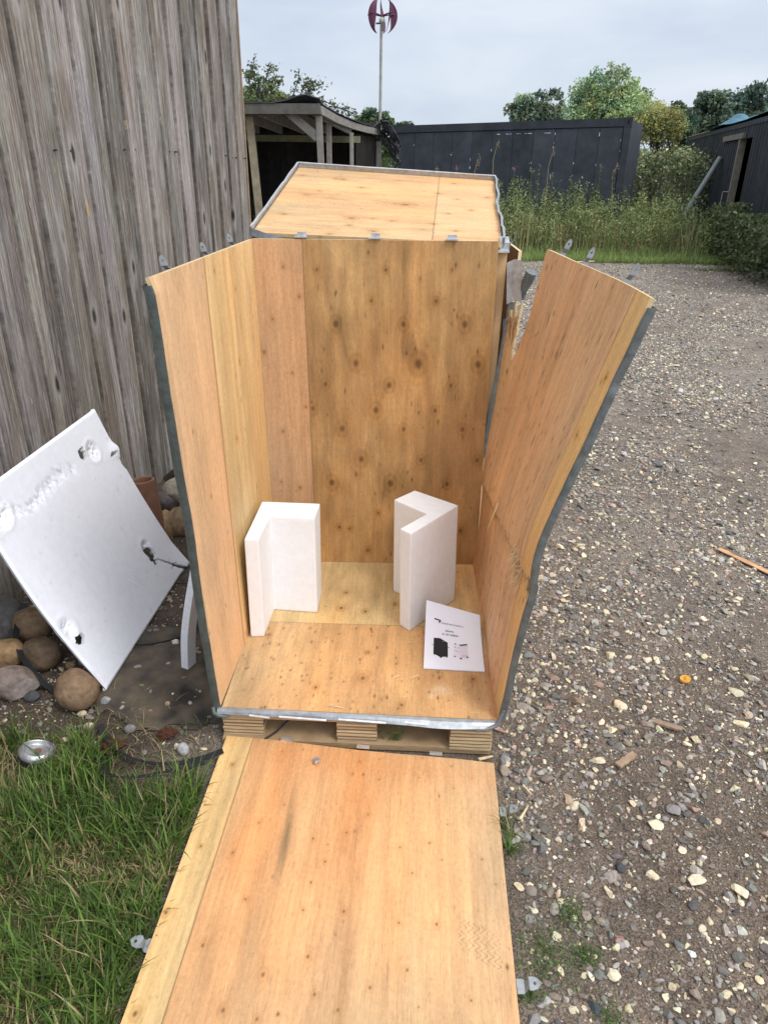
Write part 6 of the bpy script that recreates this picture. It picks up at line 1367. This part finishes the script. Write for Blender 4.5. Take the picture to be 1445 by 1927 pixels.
# tall single stalks that stand clear of the mass
r8 = np.random.default_rng(77)
for i, (px, py, lab) in enumerate(((968, 318, 'thistle head'), (1000, 322, ''), (1015, 312, ''), (1040, 330, ''), (892, 300, 'thin'), (930, 268, 'thin'), (1130, 315, ''), (1155, 322, ''), (1075, 335, ''), (1035, 282, 'thin'), (858, 316, ''), (822, 318, ''), (1420, 300, ''), (1300, 325, ''), (1155, 308, 'thin'))):
    yy = 16.2 if px > 900 else 13.0; p = aty(px, py, yy); st = thing('tall_weed', ('thin dry grass stalk rising above the weeds' if lab == 'thin' else 'tall leafy weed stalk rising above the nettles'), 'weed', (p[0], yy, 0), ('dry stalks above the weeds' if lab == 'thin' else 'tall weeds above the nettles'))
    mb = MB(); bx_ = p[0]+r8.normal(0, .05); Q = np.array([(bx_, yy, 0), (bx_+.02, yy, p[2]*.5), (p[0], yy, p[2]*.85), (p[0]+(.07 if lab == 'thin' else .0), yy, p[2])]); mb.tube(Q, [.007, .006, .005, .003], (.34, .27, .14) if lab == 'thin' else (.12, .13, .05), 5); mb.build('stalk', M_plain, st)
    if lab == 'thin':
        P = Q[3]+np.stack([r8.normal(0, .014, 30)+.02, r8.normal(0, .014, 30), r8.normal(-.03, .06, 30)], 1); V, F, CC = leaves(P, np.full(30, .03), np.tile(A(.32, .25, .13), (30, 1)), r8, 1, .4); mesh('seed_head', V, [F], M_leaf, st, CC)
    else:
        k = 46; tt_ = r8.uniform(.45, 1., k); a2 = r8.uniform(0, 6.28, k); rr = (.02+.13*(1-tt_)); P = np.stack([np.interp(tt_, [0, 1], [bx_, p[0]])+np.cos(a2)*rr, yy+np.sin(a2)*rr, p[2]*tt_], 1)
        V, F, CC = leaves(P, np.full(k, .075), A(.085, .115, .04)*r8.uniform(.7, 1.3, (k, 1)), r8, .3, .35); mesh('leaves', V, [F], M_leaf, st, CC)
        P = p+np.stack([r8.normal(0, .022, 14), r8.normal(0, .022, 14), r8.normal(0, .03, 14)], 1); V, F, CC = leaves(P, np.full(14, .035), np.tile(A(.26, .13, .20) if i % 2 == 0 else A(.24, .20, .12), (14, 1)), r8, .3, .6); mesh('flower_head', V, [F], M_leaf, st, CC)
# verge grass in front of the weeds and dim growth by the shed
n_ = 22000; x = r7.uniform(-1.5, 12.5, n_); y = 14.75+.28*fbm(x*1.4, x*0, 3, 3)+1.0*r7.random(n_)**1.5; y = np.where(x > 6.5, y-.0*x, y)
V1, F1, C1 = blades('v', np.stack([x, y], 1), .16+.20*np.clip(y-15.0, 0, 1), .011, grass_cols(n_, r7, fresh=(.29, .40, .12), deep=(.19, .28, .085), ps=.14), 41, lean=.45, seg=3)
n_ = 3800; x = r7.uniform(-.8, 9.5, n_); y = 15.6+1.6*r7.random(n_); V4, F4, C4 = blades('v', np.stack([x, y], 1), np.clip(.75+.5*fbm(x*1.3, y, 91, 2), .3, 1.2), .012, grass_cols(n_, r7, fresh=(.26, .34, .12), deep=(.17, .235, .08), straw=(.52, .43, .24), ps=.42), 44, lean=.22, seg=4)
n_ = 5200; x = r7.uniform(-2.6, .6, n_); y = 4.6+5.2*r7.random(n_); ok = (fbm(x*.9, y*.6, 61, 3) > -.02); x, y = x[ok], y[ok]
V2, F2, C2 = blades('v', np.stack([x, y], 1), np.full(len(x), .30), .012, grass_cols(len(x), r7, fresh=(.075, .13, .03), ps=.06), 42, lean=.4, seg=3)
n_ = 420; x = 6.9+r7.normal(0, .32, n_); y = 13.7+r7.normal(0, .10, n_); V3, F3, C3 = blades('v', np.stack([x, y], 1), np.full(n_, .07), .012, grass_cols(n_, r7), 43, seg=3)
vg = mesh('verge_grass', np.concatenate([V1, V2, V3, V4]), [np.concatenate([F1, F2+len(V1), F3+len(V1)+len(V2), F4+len(V1)+len(V2)+len(V3)])], M_leaf, None, np.concatenate([C1, C2, C3, C4])); tag(vg, 'rough green grass of the verge at the edge of the gravel', 'grass', kind='stuff')
# leafy plant rows by the shed front, seen past the barn corner
for lab, px, y_, h_, n_ in (('dark leafy plant growing against the barn corner by the shed', 488, 7.6, .75, 700), ('low leafy plant in front of the dark shed opening', 520, 8.6, .55, 500), ('green climber at the foot of the turbine pole', 722, 14.3, 2.0, 1300)):
    p = gnd(px, y_); P = np.stack([p[0]+r7.normal(0, .22 if h_ < 1 else .14, n_), p[1]+r7.normal(0, .15, n_), h_*np.sqrt(r7.random(n_))], 1); V, F, CC = leaves(P, np.full(n_, .065), A(.11, .17, .055)*np.exp(r7.normal(0, .35, (n_, 1))), r7)
    pl = thing('leafy_plant', lab, 'plant', (p[0], p[1], 0)); mesh('leaves', V, [F], M_leaf, pl, CC); mb = MB()
    for _ in range(5): a = r7.normal(0, .08, 2); mb.tube([(p[0], p[1], -.02), (p[0]+a[0]*1.2, p[1]+a[1], h_*.5), (p[0]+a[0]*2, p[1]+a[1], h_*.9)], [.012, .009, .004], (.08, .08, .035), 5)
    mb.build('stems', M_plain, pl)
# dark ivy growth on the right container
n_ = 9000; s_ = NEARX-4.6+6.4*r7.random(n_)**.8; P = o2+d2*s_[:, None]+n2_*(.15+.5*r7.random(n_))[:, None]+np.stack([0*s_, 0*s_, (1.55-.16*(s_-NEARX+1.6)+.5*fbm(s_*2, s_*0, 3, 2))*np.clip(.62+.09*(s_-NEARX+3), .5, 1)*np.sqrt(r7.random(n_))], 1)
V, F, CC = leaves(P, np.full(n_, .085), A(.11, .135, .06)*np.exp(r7.normal(0, .35, (n_, 1))), r7); tag(mesh('bramble_bush', V, [F], M_leaf, None, CC), 'dark bramble bush growing up against the black container', 'bush')
# small weeds on the gravel and by the pallet
def low_weed(label, px, py, rad, n, h, ls, seed, col=(.11, .17, .055)):
    r_ = np.random.default_rng(seed); p = atz(px, py, 0); q = r_.normal(0, rad, (n, 2)); P = np.stack([p[0]+q[:, 0], p[1]+q[:, 1], ground_h(p[0]+q[:, 0], p[1]+q[:, 1])+h*r_.random(n)**1.3], 1)
    V, F, CC = leaves(P, np.full(n, ls), A(*col)*np.exp(r_.normal(0, .3, (n, 1))), r_, .5, .32); t = thing('low_weed', label, 'weed', (p[0], p[1], 0), 'small weeds on the gravel'); mesh('leaves', V, [F], M_leaf, t, CC)
    mb = MB()
    for i in range(14): k = r_.integers(0, n); mb.tube([(p[0]+r_.normal(0, rad*.3), p[1]+r_.normal(0, rad*.3), P[k, 2]*0+ground_h(p[0], p[1])), P[k]], [.0012, .0008], (.09, .12, .04), 4, False)
    mb.build('stems', M_plain, t)
low_weed('small green weed on the bare dirt right of the ramp', 1072, 1722, .022, 300, .035, .011, 1)
low_weed('spreading green weed patch lower right of the ramp', 1035, 1798, .050, 700, .030, .011, 2)
low_weed('green weed sprig beside the spreading patch', 1105, 1802, .018, 220, .025, .011, 3)
low_weed('tiny weed at the lower clip of the fallen panel', 995, 1872, .020, 160, .02, .011, 4)
low_weed('small weed at the very bottom of the gravel', 1150, 1915, .02, 160, .02, .011, 5)
p = atz(735, 1410, 0); mb = MB(); P = []; pl = thing('leafy_plant', 'fine green weed sprouting between panel and pallet', 'plant', (p[0], p[1], 0))
for i in range(8):
    a = r8.uniform(-1, 1)*.07; e = A(p[0]+a, p[1]+.02+r8.normal(0, .006), .07+r8.uniform(0, .055)); mb.tube([(p[0]+a*.3, p[1]+.015, 0), (p[0]+a*.7, p[1]+.018, e[2]*.6), e], [.0014, .0011, .0008], (.10, .15, .05), 4, False)
    for t in np.linspace(.3, 1, 9): P.append(A(p[0]+a*(.3+.7*t), p[1]+.016, e[2]*t)+r8.normal(0, .005, 3))
P = np.array(P); V, F, CC = leaves(P, np.full(len(P), .017), A(.10, .16, .05)*r8.uniform(.7, 1.2, (len(P), 1)), r8, .3, .22); mesh('leaves', V, [F], M_leaf, pl, CC); mb.build('stems', M_plain, pl)
for lab, px, py in (('grass tuft beside the upper clip of the fallen panel', 955, 1562), ('thin grass tuft by the fallen panel side', 962, 1600)):
    p = atz(px, py, 0); V, F, CC = blades('t', p[:2]+r8.normal(0, .012, (26, 2)), np.full(26, .09), .004, grass_cols(26, r8), int(px), lean=.9); tag(mesh('grass_tuft', V, [F], M_leaf, None, CC), lab, 'grass tuft')
